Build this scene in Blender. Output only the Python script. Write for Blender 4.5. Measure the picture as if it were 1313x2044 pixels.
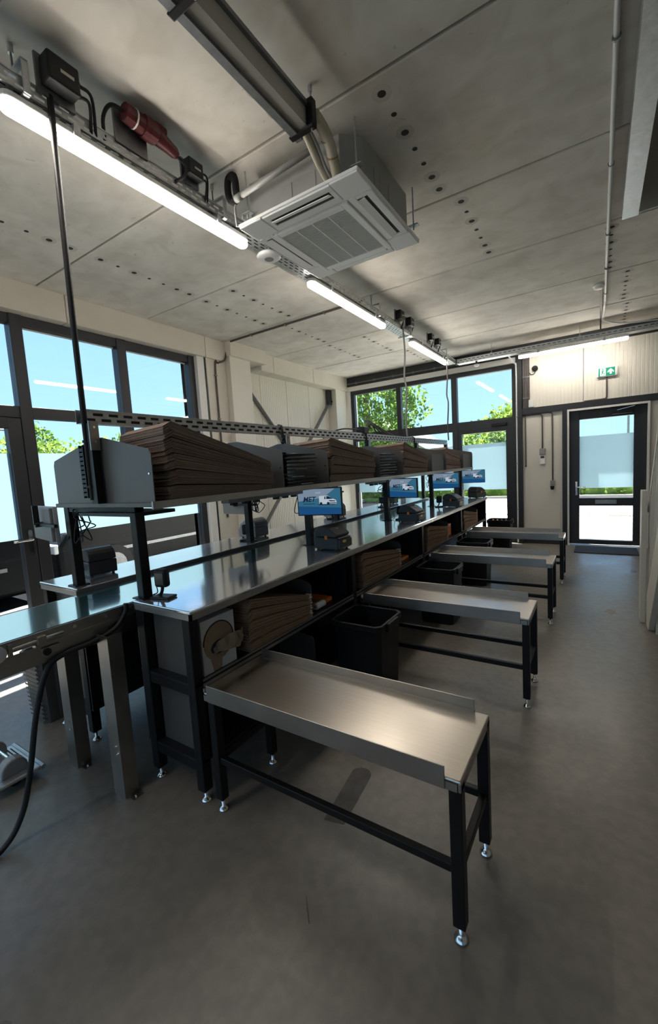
import bpy, math, random
from mathutils import Matrix, Vector
random.seed(7)
R = math.radians
for o in list(bpy.data.objects):
    bpy.data.objects.remove(o)
S = bpy.context.scene
C = S.collection

# ------------------------------------------------------------------ camera
cd = bpy.data.cameras.new('camera')
cam = bpy.data.objects.new('camera', cd)
C.objects.link(cam)
S.camera = cam
cd.sensor_fit = 'HORIZONTAL'
cd.sensor_width = 36.0
cd.lens = 835.13 / 1313 * 36.0
cd.clip_start = 0.02
cd.clip_end = 400


def cam_matrix(rx, ry, rz):
    cx, sx, cy, sy, cz, sz = math.cos(rx), math.sin(rx), math.cos(ry), math.sin(ry), math.cos(rz), math.sin(rz)
    yaw = Matrix(((cz, -sz, 0), (sz, cz, 0), (0, 0, 1)))
    base = Matrix(((1, 0, 0), (0, 0, -1), (0, 1, 0)))
    pit = Matrix(((1, 0, 0), (0, cx, -sx), (0, sx, cx)))
    rol = Matrix(((cy, -sy, 0), (sy, cy, 0), (0, 0, 1)))
    return rol @ pit @ base @ yaw


M = cam_matrix(0.10103, -0.05989, -0.57513)
right, down, fwd = M[0], M[1], M[2]
rot = Matrix((right, -down, -fwd)).transposed()
cam.matrix_world = Matrix.Translation((0, 0, 1.5)) @ rot.to_4x4()

# ------------------------------------------------------------------ world, sun, exposure
W = bpy.data.worlds.new('sky')
S.world = W
W.use_nodes = True
nt = W.node_tree
nt.nodes.clear()
out = nt.nodes.new('ShaderNodeOutputWorld')
bg = nt.nodes.new('ShaderNodeBackground')
tc = nt.nodes.new('ShaderNodeTexCoord')
sep = nt.nodes.new('ShaderNodeSeparateXYZ')
ramp = nt.nodes.new('ShaderNodeValToRGB')
ramp.color_ramp.elements[0].position = 0.0
ramp.color_ramp.elements[0].color = (0.36, 0.58, 0.80, 1)
ramp.color_ramp.elements[1].position = 0.55
ramp.color_ramp.elements[1].color = (0.16, 0.36, 0.70, 1)
nt.links.new(tc.outputs['Generated'], sep.inputs[0])
nt.links.new(sep.outputs['Z'], ramp.inputs[0])
nt.links.new(ramp.outputs[0], bg.inputs['Color'])
bg.inputs['Strength'].default_value = 0.85
nt.links.new(bg.outputs[0], out.inputs[0])

sd = bpy.data.lights.new('sun', 'SUN')
sd.energy = 20.0
sd.angle = R(0.6)
sd.color = (1.0, 0.97, 0.92)
sun = bpy.data.objects.new('sun', sd)
C.objects.link(sun)
sun.location = (-8, 4, 14)
sun.rotation_euler = Vector((0.40, -0.20, -1.0)).to_track_quat('-Z', 'Y').to_euler()

S.view_settings.view_transform = 'Standard'
S.view_settings.look = 'None'
S.view_settings.gamma = 1.0
S.view_settings.use_curve_mapping = False
S.view_settings.exposure = 1.22
S.cycles.use_denoising = True
S.cycles.max_bounces = 10
S.cycles.diffuse_bounces = 6
S.cycles.glossy_bounces = 5
S.cycles.transparent_max_bounces = 24
S.cycles.sample_clamp_indirect = 8.0
S.cycles.caustics_reflective = False
S.cycles.caustics_refractive = False

LAMP = 17.0

# ------------------------------------------------------------------ materials
MATS = {}


def pm(name, col, rough=0.5, metal=0.0, ns=0, na=0.0, bump=0.0, stretch=(1, 1, 1), col2=None, rvar=0.0, emit=0.0, spec=None, coat=0.0, detail=4.0):
    m = bpy.data.materials.new(name)
    m.use_nodes = True
    n = m.node_tree
    b = n.nodes['Principled BSDF']
    b.inputs['Base Color'].default_value = (*col, 1)
    b.inputs['Roughness'].default_value = rough
    b.inputs['Metallic'].default_value = metal
    if spec is not None:
        b.inputs['Specular IOR Level'].default_value = spec
    if coat:
        b.inputs['Coat Weight'].default_value = coat
        b.inputs['Coat Roughness'].default_value = 0.1
    if emit:
        b.inputs['Emission Color'].default_value = (*col, 1)
        b.inputs['Emission Strength'].default_value = emit
    if ns:
        t = n.nodes.new('ShaderNodeTexCoord')
        mp = n.nodes.new('ShaderNodeMapping')
        mp.inputs['Scale'].default_value = stretch
        nz = n.nodes.new('ShaderNodeTexNoise')
        nz.inputs['Scale'].default_value = ns
        nz.inputs['Detail'].default_value = detail
        nz.inputs['Roughness'].default_value = 0.6
        n.links.new(t.outputs['Object'], mp.inputs[0])
        n.links.new(mp.outputs[0], nz.inputs['Vector'])
        rp = n.nodes.new('ShaderNodeValToRGB')
        rp.color_ramp.elements[0].position = 0.3
        rp.color_ramp.elements[1].position = 0.72
        c2 = col2 if col2 else tuple(min(1, c * (1 + na)) for c in col)
        c1 = tuple(c * (1 - na) for c in col)
        rp.color_ramp.elements[0].color = (*c1, 1)
        rp.color_ramp.elements[1].color = (*c2, 1)
        n.links.new(nz.outputs['Fac'], rp.inputs[0])
        n.links.new(rp.outputs[0], b.inputs['Base Color'])
        if rvar:
            mr = n.nodes.new('ShaderNodeMapRange')
            mr.inputs[1].default_value = 0.3
            mr.inputs[2].default_value = 0.7
            mr.inputs[3].default_value = max(0.02, rough - rvar)
            mr.inputs[4].default_value = rough + rvar
            n.links.new(nz.outputs['Fac'], mr.inputs[0])
            n.links.new(mr.outputs[0], b.inputs['Roughness'])
        if bump:
            bp = n.nodes.new('ShaderNodeBump')
            bp.inputs['Strength'].default_value = bump
            bp.inputs['Distance'].default_value = 0.01
            n.links.new(nz.outputs['Fac'], bp.inputs['Height'])
            n.links.new(bp.outputs[0], b.inputs['Normal'])
    MATS[name] = m
    return m


def floor_mat():
    m = pm('polished_floor', (0.200, 0.178, 0.151), 0.36, ns=1.3, na=0.12, rvar=0.10, bump=0.02, detail=8, spec=0.55)
    n = m.node_tree
    b = n.nodes['Principled BSDF']
    src = b.inputs['Base Color'].links[0].from_socket
    t = n.nodes.new('ShaderNodeTexCoord')
    # fine scuffs
    w = n.nodes.new('ShaderNodeTexNoise')
    w.inputs['Scale'].default_value = 22
    w.inputs['Detail'].default_value = 6
    n.links.new(t.outputs['Object'], w.inputs['Vector'])
    r = n.nodes.new('ShaderNodeValToRGB')
    r.color_ramp.elements[0].position = 0.35
    r.color_ramp.elements[0].color = (0.86, 0.86, 0.86, 1)
    r.color_ramp.elements[1].position = 0.65
    r.color_ramp.elements[1].color = (1.06, 1.06, 1.06, 1)
    n.links.new(w.outputs['Fac'], r.inputs[0])
    mx = n.nodes.new('ShaderNodeMix')
    mx.data_type = 'RGBA'
    mx.blend_type = 'MULTIPLY'
    mx.inputs['Factor'].default_value = 1.0
    n.links.new(src, mx.inputs[6])
    n.links.new(r.outputs[0], mx.inputs[7])
    n.links.new(mx.outputs[2], b.inputs['Base Color'])
    return m


def glass_mat(name, tint=(0.97, 0.99, 0.99), ior=1.45):
    m = bpy.data.materials.new(name)
    m.use_nodes = True
    n = m.node_tree
    n.nodes.clear()
    o = n.nodes.new('ShaderNodeOutputMaterial')
    fr = n.nodes.new('ShaderNodeFresnel')
    # a pane has two faces: keep the entering index on both so light passes straight through
    ge = n.nodes.new('ShaderNodeNewGeometry')
    im = n.nodes.new('ShaderNodeMix')
    im.data_type = 'FLOAT'
    im.inputs[2].default_value = ior
    im.inputs[3].default_value = 1.0 / ior
    n.links.new(ge.outputs['Backfacing'], im.inputs[0])
    n.links.new(im.outputs[0], fr.inputs['IOR'])
    tr = n.nodes.new('ShaderNodeBsdfTransparent')
    tr.inputs[0].default_value = (*tint, 1)
    gl = n.nodes.new('ShaderNodeBsdfGlossy')
    gl.inputs['Roughness'].default_value = 0.0
    mx = n.nodes.new('ShaderNodeMixShader')
    n.links.new(fr.outputs[0], mx.inputs[0])
    n.links.new(tr.outputs[0], mx.inputs[1])
    n.links.new(gl.outputs[0], mx.inputs[2])
    n.links.new(mx.outputs[0], o.inputs[0])
    MATS[name] = m
    return m


def film_mat(name):
    m = bpy.data.materials.new(name)
    m.use_nodes = True
    n = m.node_tree
    n.nodes.clear()
    o = n.nodes.new('ShaderNodeOutputMaterial')
    tl = n.nodes.new('ShaderNodeBsdfTranslucent')
    tl.inputs[0].default_value = (0.42, 0.515, 0.55, 1)
    df = n.nodes.new('ShaderNodeBsdfDiffuse')
    df.inputs[0].default_value = (0.55, 0.65, 0.68, 1)
    tr = n.nodes.new('ShaderNodeBsdfTransparent')
    tr.inputs[0].default_value = (0.85, 0.95, 0.98, 1)
    m1 = n.nodes.new('ShaderNodeMixShader')
    m1.inputs[0].default_value = 0.12
    m2 = n.nodes.new('ShaderNodeMixShader')
    m2.inputs[0].default_value = 0.12
    n.links.new(tl.outputs[0], m1.inputs[1])
    n.links.new(df.outputs[0], m1.inputs[2])
    n.links.new(m1.outputs[0], m2.inputs[1])
    n.links.new(tr.outputs[0], m2.inputs[2])
    n.links.new(m2.outputs[0], o.inputs[0])
    MATS[name] = m
    return m


def emit_mat(name, col, strength):
    m = bpy.data.materials.new(name)
    m.use_nodes = True
    n = m.node_tree
    n.nodes.clear()
    o = n.nodes.new('ShaderNodeOutputMaterial')
    e = n.nodes.new('ShaderNodeEmission')
    e.inputs[0].default_value = (*col, 1)
    e.inputs[1].default_value = strength
    n.links.new(e.outputs[0], o.inputs[0])
    MATS[name] = m
    return m


def leaf_mat(name, c1, c2):
    m = bpy.data.materials.new(name)
    m.use_nodes = True
    n = m.node_tree
    n.nodes.clear()
    o = n.nodes.new('ShaderNodeOutputMaterial')
    t = n.nodes.new('ShaderNodeTexCoord')
    nz = n.nodes.new('ShaderNodeTexNoise')
    nz.inputs['Scale'].default_value = 2.5
    rp = n.nodes.new('ShaderNodeValToRGB')
    rp.color_ramp.elements[0].position = 0.35
    rp.color_ramp.elements[1].position = 0.65
    rp.color_ramp.elements[0].color = (*c1, 1)
    rp.color_ramp.elements[1].color = (*c2, 1)
    n.links.new(t.outputs['Object'], nz.inputs['Vector'])
    n.links.new(nz.outputs['Fac'], rp.inputs[0])
    d = n.nodes.new('ShaderNodeBsdfDiffuse')
    tl = n.nodes.new('ShaderNodeBsdfTranslucent')
    mx = n.nodes.new('ShaderNodeMixShader')
    mx.inputs[0].default_value = 0.45
    n.links.new(rp.outputs[0], d.inputs[0])
    n.links.new(rp.outputs[0], tl.inputs[0])
    n.links.new(d.outputs[0], mx.inputs[1])
    n.links.new(tl.outputs[0], mx.inputs[2])
    n.links.new(mx.outputs[0], o.inputs[0])
    MATS[name] = m
    return m


floor_mat()
pm('slab_concrete', (0.66, 0.635, 0.58), 0.8, ns=1.6, na=0.16, bump=0.12, detail=9, stretch=(0.45, 1.2, 1))
def mottle(m, scale, lo, hi, p0, p1, dist=0.0):
    n = m.node_tree
    b = n.nodes['Principled BSDF']
    src = b.inputs['Base Color'].links[0].from_socket
    t = n.nodes.new('ShaderNodeTexCoord')
    z = n.nodes.new('ShaderNodeTexNoise')
    z.inputs['Scale'].default_value = scale
    z.inputs['Detail'].default_value = 8
    z.inputs['Distortion'].default_value = dist
    n.links.new(t.outputs['Object'], z.inputs['Vector'])
    r_ = n.nodes.new('ShaderNodeValToRGB')
    r_.color_ramp.elements[0].position = p0
    r_.color_ramp.elements[0].color = (lo, lo * 0.985, lo * 0.96, 1)
    r_.color_ramp.elements[1].position = p1
    r_.color_ramp.elements[1].color = (hi, hi, hi, 1)
    n.links.new(z.outputs['Fac'], r_.inputs[0])
    x = n.nodes.new('ShaderNodeMix')
    x.data_type = 'RGBA'
    x.blend_type = 'MULTIPLY'
    x.inputs['Factor'].default_value = 1.0
    n.links.new(src, x.inputs[6])
    n.links.new(r_.outputs[0], x.inputs[7])
    n.links.new(x.outputs[2], b.inputs['Base Color'])


mottle(MATS['slab_concrete'], 5.0, 0.90, 1.03, 0.34, 0.60, 0.6)
mottle(MATS['slab_concrete'], 16.0, 0.78, 1.0, 0.26, 0.33, 0.3)
pm('slab_dark', (0.16, 0.15, 0.135), 0.9)
pm('hole_dark', (0.03, 0.028, 0.025), 0.9)
pm('hole_ring', (0.52, 0.50, 0.45), 0.85)
pm('cream', (0.66, 0.62, 0.54), 0.55, ns=3, na=0.04)
pm('cream_panel', (0.72, 0.69, 0.61), 0.5, ns=2, na=0.03)
pm('white_paint', (0.78, 0.77, 0.74), 0.5)
pm('rear_wall', (0.50, 0.48, 0.43), 0.7, ns=2, na=0.05)
pm('anthracite', (0.022, 0.024, 0.028), 0.45)
pm('black_steel', (0.0055, 0.0055, 0.006), 0.42, spec=0.3)
pm('black_plastic', (0.008, 0.0085, 0.010), 0.45, spec=0.3)
pm('black_rubber', (0.012, 0.012, 0.013), 0.6)
pm('foam_black', (0.012, 0.012, 0.012), 0.95, ns=40, na=0.3, bump=0.3)
pm('printer_grey', (0.035, 0.036, 0.040), 0.42)
pm('printer_light', (0.28, 0.29, 0.31), 0.4)
pm('monitor_back', (0.17, 0.165, 0.16), 0.5)
pm('orange', (0.85, 0.22, 0.03), 0.4)
pm('yellow', (0.75, 0.50, 0.06), 0.4)
pm('stainless', (0.39, 0.36, 0.32), 0.36, 1.0, ns=6, na=0.10, rvar=0.06, stretch=(1, 1, 1))
pm('brushed_steel', (0.46, 0.42, 0.365), 0.30, 1.0, ns=30, na=0.05, rvar=0.02, stretch=(0.10, 6, 1), detail=3)
pm('worktop_steel', (0.34, 0.35, 0.38), 0.35, 0.0, ns=7, na=0.05, stretch=(6, 0.3, 1))
pm('steel_edge', (0.36, 0.35, 0.33), 0.35, 0.8)
pm('dark_edge', (0.17, 0.165, 0.16), 0.5)
pm('galvanised', (0.50, 0.52, 0.53), 0.42, 0.85, ns=26, na=0.16, rvar=0.08)
pm('galv_dark', (0.24, 0.25, 0.26), 0.45, 0.8, ns=20, na=0.15)
pm('chrome', (0.75, 0.75, 0.75), 0.12, 1.0)
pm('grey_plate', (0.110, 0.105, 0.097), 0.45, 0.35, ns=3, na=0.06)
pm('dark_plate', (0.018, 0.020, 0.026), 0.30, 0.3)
pm('belt_green', (0.008, 0.075, 0.066), 0.3, ns=8, na=0.15, stretch=(8, 0.4, 1))


def gloss_over(m, col, rough, fac):
    n = m.node_tree
    o = n.nodes['Material Output']
    b = n.nodes['Principled BSDF']
    g = n.nodes.new('ShaderNodeBsdfGlossy')
    g.inputs['Color'].default_value = (*col, 1)
    g.inputs['Roughness'].default_value = rough
    x = n.nodes.new('ShaderNodeMixShader')
    x.inputs[0].default_value = fac
    n.links.new(b.outputs[0], x.inputs[1])
    n.links.new(g.outputs[0], x.inputs[2])
    n.links.new(x.outputs[0], o.inputs['Surface'])


gloss_over(MATS['belt_green'], (0.92, 1.0, 1.0), 0.08, 0.60)
gloss_over(MATS['worktop_steel'], (0.94, 0.97, 1.0), 0.10, 0.66)
pm('cardboard', (0.28, 0.175, 0.105), 0.85, ns=30, na=0.12)
pm('cardboard_dark', (0.22, 0.138, 0.085), 0.85, ns=30, na=0.12)
pm('cardboard_shaded', (0.235, 0.165, 0.122), 0.85, ns=30, na=0.12)  # shaded copy of cardboard: dimmer light on the rack put into its colour
pm('cardboard_shaded_deep', (0.20, 0.138, 0.102), 0.85, ns=30, na=0.12)  # deeper shaded copy, alternating with the one above
pm('kraft', (0.30, 0.20, 0.12), 0.85, ns=14, na=0.15)
pm('white_card', (0.62, 0.60, 0.58), 0.7)
pm('paper_white', (0.75, 0.74, 0.70), 0.7)
pm('ac_white', (0.90, 0.90, 0.89), 0.4)
pm('ac_grille', (0.58, 0.58, 0.57), 0.5)
pm('ac_dark', (0.05, 0.05, 0.05), 0.6)
pm('ac_body', (0.36, 0.37, 0.36), 0.5, 0.5, ns=5, na=0.08)
pm('duct_beige', (0.52, 0.49, 0.43), 0.55)
pm('pipe_beige', (0.52, 0.47, 0.36), 0.6, ns=12, na=0.08)
pm('pvc_grey', (0.30, 0.30, 0.29), 0.4)
pm('pvc_white', (0.72, 0.74, 0.74), 0.35)
pm('conduit_brown', (0.085, 0.072, 0.068), 0.5)
pm('red_plastic', (0.085, 0.008, 0.011), 0.42)
pm('mat_blue', (0.035, 0.042, 0.055), 0.95, ns=160, na=0.5, bump=0.5)
pm('floor_brown', (0.26, 0.17, 0.11), 0.95, ns=120, na=0.25, bump=0.3)
pm('stain', (0.085, 0.077, 0.068), 0.55, ns=18, na=0.25)
pm('stain_pale', (0.22, 0.19, 0.15), 0.6, ns=60, na=0.4)
pm('sign_green', (0.0, 0.22, 0.11), 0.4, emit=0.25)
pm('sign_white', (0.75, 0.92, 0.95), 0.4, emit=0.3)
pm('stair_paint', (0.60, 0.57, 0.50), 0.5, ns=8, na=0.04)
pm('stair_tread', (0.34, 0.28, 0.22), 0.5, ns=8, na=0.1, stretch=(0.3, 4, 1))
pm('paving', (0.42, 0.405, 0.375), 0.9, ns=9, na=0.12)
pm('paving_joint', (0.32, 0.30, 0.27), 0.95)
pm('asphalt', (0.010, 0.011, 0.013), 0.9, spec=0.0, ns=30, na=0.2)
pm('kerb', (0.22, 0.21, 0.20), 0.9, spec=0.0)
pm('walkway', (0.07, 0.07, 0.072), 0.9, spec=0.0, ns=20, na=0.2)
pm('brick_path', (0.04, 0.03, 0.026), 0.9, spec=0.0, ns=12, na=0.2)
pm('car_black', (0.006, 0.007, 0.008), 0.35, spec=0.15)
pm('car_glass', (0.02, 0.025, 0.03), 0.05)
pm('tyre', (0.015, 0.015, 0.015), 0.8)
pm('roof_grey', (0.30, 0.27, 0.25), 0.8, ns=6, na=0.2, stretch=(1, 8, 1))
pm('house_wall', (0.55, 0.50, 0.44), 0.8)
pm('bark', (0.10, 0.075, 0.05), 0.9)
pm('grass', (0.16, 0.26, 0.05), 0.95, ns=30, na=0.35)
leaf_mat('leaf_bright', (0.09, 0.16, 0.025), (0.28, 0.38, 0.08))
leaf_mat('leaf_mid', (0.07, 0.14, 0.03), (0.21, 0.32, 0.075))
leaf_mat('leaf_red', (0.20, 0.12, 0.05), (0.36, 0.34, 0.10))
glass_mat('glass')
film_mat('frosted_film')
emit_mat('lamp_glow', (1.0, 0.92, 0.82), LAMP)
emit_mat('screen_blue', (0.035, 0.14, 0.23), 0.38)
emit_mat('screen_deep', (0.012, 0.075, 0.21), 0.38)
emit_mat('screen_pale', (0.20, 0.27, 0.36), 0.38)
emit_mat('screen_ink', (0.006, 0.012, 0.03), 0.6)
emit_mat('screen_white', (0.50, 0.57, 0.66), 0.38)


# ------------------------------------------------------------------ mesh builder
class MB:
    def __init__(s):
        s.v = []
        s.f = []

    def add(s, vs, fs):
        n = len(s.v)
        s.v += [tuple(v) for v in vs]
        s.f += [tuple(i + n for i in f) for f in fs]
        return s

    def box(s, x0, x1, y0, y1, z0, z1):
        vs = [(x0, y0, z0), (x1, y0, z0), (x1, y1, z0), (x0, y1, z0), (x0, y0, z1), (x1, y0, z1), (x1, y1, z1), (x0, y1, z1)]
        return s.add(vs, [(0, 3, 2, 1), (4, 5, 6, 7), (0, 1, 5, 4), (1, 2, 6, 5), (2, 3, 7, 6), (3, 0, 4, 7)])

    def beam(s, p0, p1, w, h, up=(0, 0, 1)):
        p0, p1 = Vector(p0), Vector(p1)
        d = (p1 - p0).normalized()
        u = Vector(up)
        if abs(d.dot(u)) > 0.98:
            u = Vector((1, 0, 0))
        a = d.cross(u).normalized()
        b = a.cross(d).normalized()
        vs = []
        for p in (p0, p1):
            for i, j in ((-1, -1), (1, -1), (1, 1), (-1, 1)):
                vs.append(p + a * (i * w / 2) + b * (j * h / 2))
        return s.add(vs, [(0, 1, 2, 3), (7, 6, 5, 4), (0, 4, 5, 1), (1, 5, 6, 2), (2, 6, 7, 3), (3, 7, 4, 0)])

    def prism(s, poly, axis, a0, a1):
        n = len(poly)

        def P(u, v, a):
            return {'x': (a, u, v), 'y': (u, a, v), 'z': (u, v, a)}[axis]
        vs = [P(u, v, a0) for u, v in poly] + [P(u, v, a1) for u, v in poly]
        fs = [tuple(range(n)), tuple(range(2 * n - 1, n - 1, -1))]
        for i in range(n):
            j = (i + 1) % n
            fs.append((i, i + n, j + n, j))
        return s.add(vs, fs)

    def tube(s, pts, r, n=8, cap=True, close=False):
        pts = [Vector(p) for p in pts]
        m = len(pts)
        rs = r if isinstance(r, (list, tuple)) else [r] * m
        rings = []
        prev = None
        for i, p in enumerate(pts):
            if close:
                d = pts[(i + 1) % m] - pts[i - 1]
            else:
                d = pts[min(i + 1, m - 1)] - pts[max(i - 1, 0)]
            d.normalize()
            if prev is None:
                u = Vector((0, 0, 1)) if abs(d.z) < 0.9 else Vector((1, 0, 0))
                a = d.cross(u).normalized()
            else:
                a = (prev - d * prev.dot(d)).normalized()
            prev = a
            b = d.cross(a)
            rings.append([p + (a * math.cos(2 * math.pi * k / n) + b * math.sin(2 * math.pi * k / n)) * rs[i] for k in range(n)])
        vs = [v for g in rings for v in g]
        fs = []
        last = m if close else m - 1
        for i in range(last):
            i2 = (i + 1) % m
            for k in range(n):
                k2 = (k + 1) % n
                fs.append((i * n + k, i * n + k2, i2 * n + k2, i2 * n + k))
        if cap and not close:
            fs.append(tuple(range(n - 1, -1, -1)))
            fs.append(tuple(range((m - 1) * n, m * n)))
        return s.add(vs, fs)

    def lathe(s, prof, cx, cy, n=16, z0=0):
        vs = []
        for r, z in prof:
            for k in range(n):
                a = 2 * math.pi * k / n
                vs.append((cx + r * math.cos(a), cy + r * math.sin(a), z0 + z))
        fs = []
        for i in range(len(prof) - 1):
            for k in range(n):
                k2 = (k + 1) % n
                fs.append((i * n + k, i * n + k2, (i + 1) * n + k2, (i + 1) * n + k))
        fs.append(tuple(range(n - 1, -1, -1)))
        fs.append(tuple(range((len(prof) - 1) * n, len(prof) * n)))
        return s.add(vs, fs)

    def perf(s, org, u, v, L, Wd, rows, pitch=0.06, slot=0.036, stagger=True):
        """perforated sheet: rows = [(v_low, v_high)] slot bands"""
        org, u, v = Vector(org), Vector(u), Vector(v)

        def q(u0, u1, v0, v1):
            s.add([org + u * u0 + v * v0, org + u * u1 + v * v0, org + u * u1 + v * v1, org + u * u0 + v * v1], [(0, 1, 2, 3)])
        cur = 0.0
        for ri, (a, b) in enumerate(rows):
            q(0, L, cur, a)
            x = -(pitch / 2 if (stagger and ri % 2) else 0)
            prevend = 0.0
            while x < L:
                s0, s1 = x + (pitch - slot) / 2, x + (pitch + slot) / 2
                if s0 > 0 and s1 < L:
                    q(prevend, s0, a, b)
                    prevend = s1
                x += pitch
            q(prevend, L, a, b)
            cur = b
        q(0, L, cur, Wd)
        return s

    def build(s, name, mat, parent=None, local=False, smooth=False, bevel=0.0, kind=None, solid=0.0, seg=2):
        me = bpy.data.meshes.new(name)
        if parent is None:
            xs, ys, zs = zip(*s.v)
            o0 = Vector(((min(xs) + max(xs)) / 2, (min(ys) + max(ys)) / 2, min(zs)))
        elif local:
            o0 = Vector((0, 0, 0))
        else:
            o0 = wloc(parent)
        me.from_pydata([(x - o0.x, y - o0.y, z - o0.z) for x, y, z in s.v], [], s.f)
        me.materials.append(MATS[mat] if isinstance(mat, str) else mat)
        if smooth:
            for p in me.polygons:
                p.use_smooth = True
        me.update()
        o = bpy.data.objects.new(name, me)
        C.objects.link(o)
        if parent is None:
            o.location = o0
        else:
            o.parent = parent
        if solid:
            md = o.modifiers.new('thickness', 'SOLIDIFY')
            md.thickness = solid
            md.offset = 0
        if bevel:
            md = o.modifiers.new('bevel', 'BEVEL')
            md.width = bevel
            md.segments = seg
            md.limit_method = 'ANGLE'
            md.angle_limit = R(40)
        if kind:
            o['kind'] = kind
        return o


def wloc(o):
    p = Vector((0, 0, 0))
    while o is not None:
        p = p + o.location
        o = o.parent
    return p


def tag(o, label, cat=None, group=None, kind=None):
    o['label'] = label
    if cat:
        o['category'] = cat
    if group:
        o['group'] = group
    if kind:
        o['kind'] = kind
    return o


def thing(name, loc, label, cat, group=None, rz=0):
    o = bpy.data.objects.new(name, None)
    C.objects.link(o)
    o.location = loc
    o.rotation_euler = (0, 0, rz)
    o.empty_display_size = 0.1
    return tag(o, label, cat, group)


def struct(o, label=None):
    o['kind'] = 'structure'
    if label:
        o['label'] = label
    return o


def group_empty(name, loc=(0, 0, 0), label=None):
    o = bpy.data.objects.new(name, None)
    C.objects.link(o)
    o.location = loc
    o['kind'] = 'structure'
    if label:
        o['label'] = label
    return o


def copy_tree(o, loc=None, rz=None, label=None, parent=None):
    c = o.copy()
    C.objects.link(c)
    c.parent = parent
    if loc is not None:
        c.location = loc
    if rz is not None:
        c.rotation_euler = (0, 0, rz)
    if label:
        c['label'] = label
    for ch in list(o.children):
        copy_tree(ch, parent=c)
    return c


def curve_pts(ctrl, n=8):
    """Catmull-Rom through control points"""
    P = [Vector(p) for p in ctrl]
    P = [P[0] * 2 - P[1]] + P + [P[-1] * 2 - P[-2]]
    res = []
    for i in range(1, len(P) - 2):
        for k in range(n):
            t = k / n
            a, b, c, d = P[i - 1], P[i], P[i + 1], P[i + 2]
            res.append(0.5 * ((2 * b) + (c - a) * t + (2 * a - 5 * b + 4 * c - d) * t * t + (3 * b - a - 3 * c + d) * t ** 3))
    res.append(P[-2])
    return res


def text_mesh(txt, size, shear=0.0, bold=0.0):
    cu = bpy.data.curves.new('lettering', 'FONT')
    cu.body = txt
    cu.size = size
    cu.shear = shear
    cu.offset = bold
    cu.align_x = 'CENTER'
    cu.align_y = 'CENTER'
    ob = bpy.data.objects.new('lettering', cu)
    C.objects.link(ob)
    dg = bpy.context.evaluated_depsgraph_get()
    me = bpy.data.meshes.new_from_object(ob.evaluated_get(dg))
    vs = [tuple(v.co) for v in me.vertices]
    fs = [tuple(p.vertices) for p in me.polygons]
    bpy.data.objects.remove(ob)
    bpy.data.meshes.remove(me)
    return vs, fs


ZC = 3.40
XW = -4.68      # glazing plane of the left facade
YW = 8.08       # glazing plane of the far facade

# ================================================================== STRUCTURE
fl = MB().box(-4.85, 3.0, -4.6, 8.2, -0.12, 0.0).build('floor', 'polished_floor')
struct(fl, 'grey polished concrete floor')
# dried rounded tape mark under the nearest side table, and a pale scuff near the stairs
cap = [(-1.005 + 0.055 * math.cos(a), 1.62 + 0.055 * math.sin(a)) for a in [R(10 + 20 * k) for k in range(9)]]
cap = [(-0.945, 1.33), (-0.90, 1.60)] + [(-0.965 + 0.065 * math.cos(R(10 + 16 * k)), 1.63 + 0.065 * math.sin(R(10 + 16 * k))) for k in range(11)] + [(-1.02, 1.33)]
MB().prism([(-0.90, 1.36), (-0.925, 1.65)] + [(-0.975 + 0.05 * math.cos(R(15 * k)), 1.65 + 0.05 * math.sin(R(15 * k))) for k in range(1, 12)] + [(-1.025, 1.65), (-0.99, 1.34)], 'z', 0.0002, 0.0008).build('floor_stain', 'stain', fl)
ring = []
for k in range(22):
    a = 2 * math.pi * k / 22
    r = 0.05 * random.uniform(0.45, 1.15)
    ring.append((0.10 + r * 1.2 * math.cos(a), 4.66 + 1.9 * r * math.sin(a)))
MB().prism(ring, 'z', 0.0002, 0.0008).build('floor_scuff', 'stain_pale', fl)
MB().prism([(-0.8045, 0.966), (-0.8015, 0.969), (-0.834, 1.006), (-0.866, 1.039), (-0.868, 1.038), (-0.838, 1.001)], 'z', 0.0002, 0.0006).build('floor_scratch', 'stain', fl)

# ceiling of precast slabs
ce = struct(MB().box(-4.95, 3.05, 4.5, 8.3, ZC + 0.19, ZC + 0.25).box(-4.95, 0.2, -4.7, 4.5, ZC + 0.19, ZC + 0.25).build('ceiling', 'slab_dark'), 'concrete ceiling of precast slabs')
JY = [2.08 + 1.172 * k for k in range(-6, 7)]
hole_me = {}


def anchor_hole(x, y, z, par, big):
    key = 'big' if big else 'small'
    if key not in hole_me:
        r = 0.023 if big else 0.016
        a = MB().lathe([(r, 0), (r * 0.9, 0.0015)], 0, 0, 10).build('anchor_hole', 'hole_dark', par, local=True)
        b = MB().lathe([(r * 2.3, 0), (r * 2.3, 0.0008)], 0, 0, 14).build('filler_ring', 'hole_ring', a, local=True)
        hole_me[key] = (a.data, b.data)
        b.location = (0, 0, 0.0007)
        a.location = Vector((x, y, z - 0.0016)) - wloc(par)
        return
    a = bpy.data.objects.new('anchor_hole', hole_me[key][0])
    C.objects.link(a)
    a.parent = par
    a.location = Vector((x, y, z - 0.0016)) - wloc(par)
    if big:
        b = bpy.data.objects.new('filler_ring', hole_me[key][1])
        C.objects.link(b)
        b.parent = a
        b.location = (0, 0, 0.0007)


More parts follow.
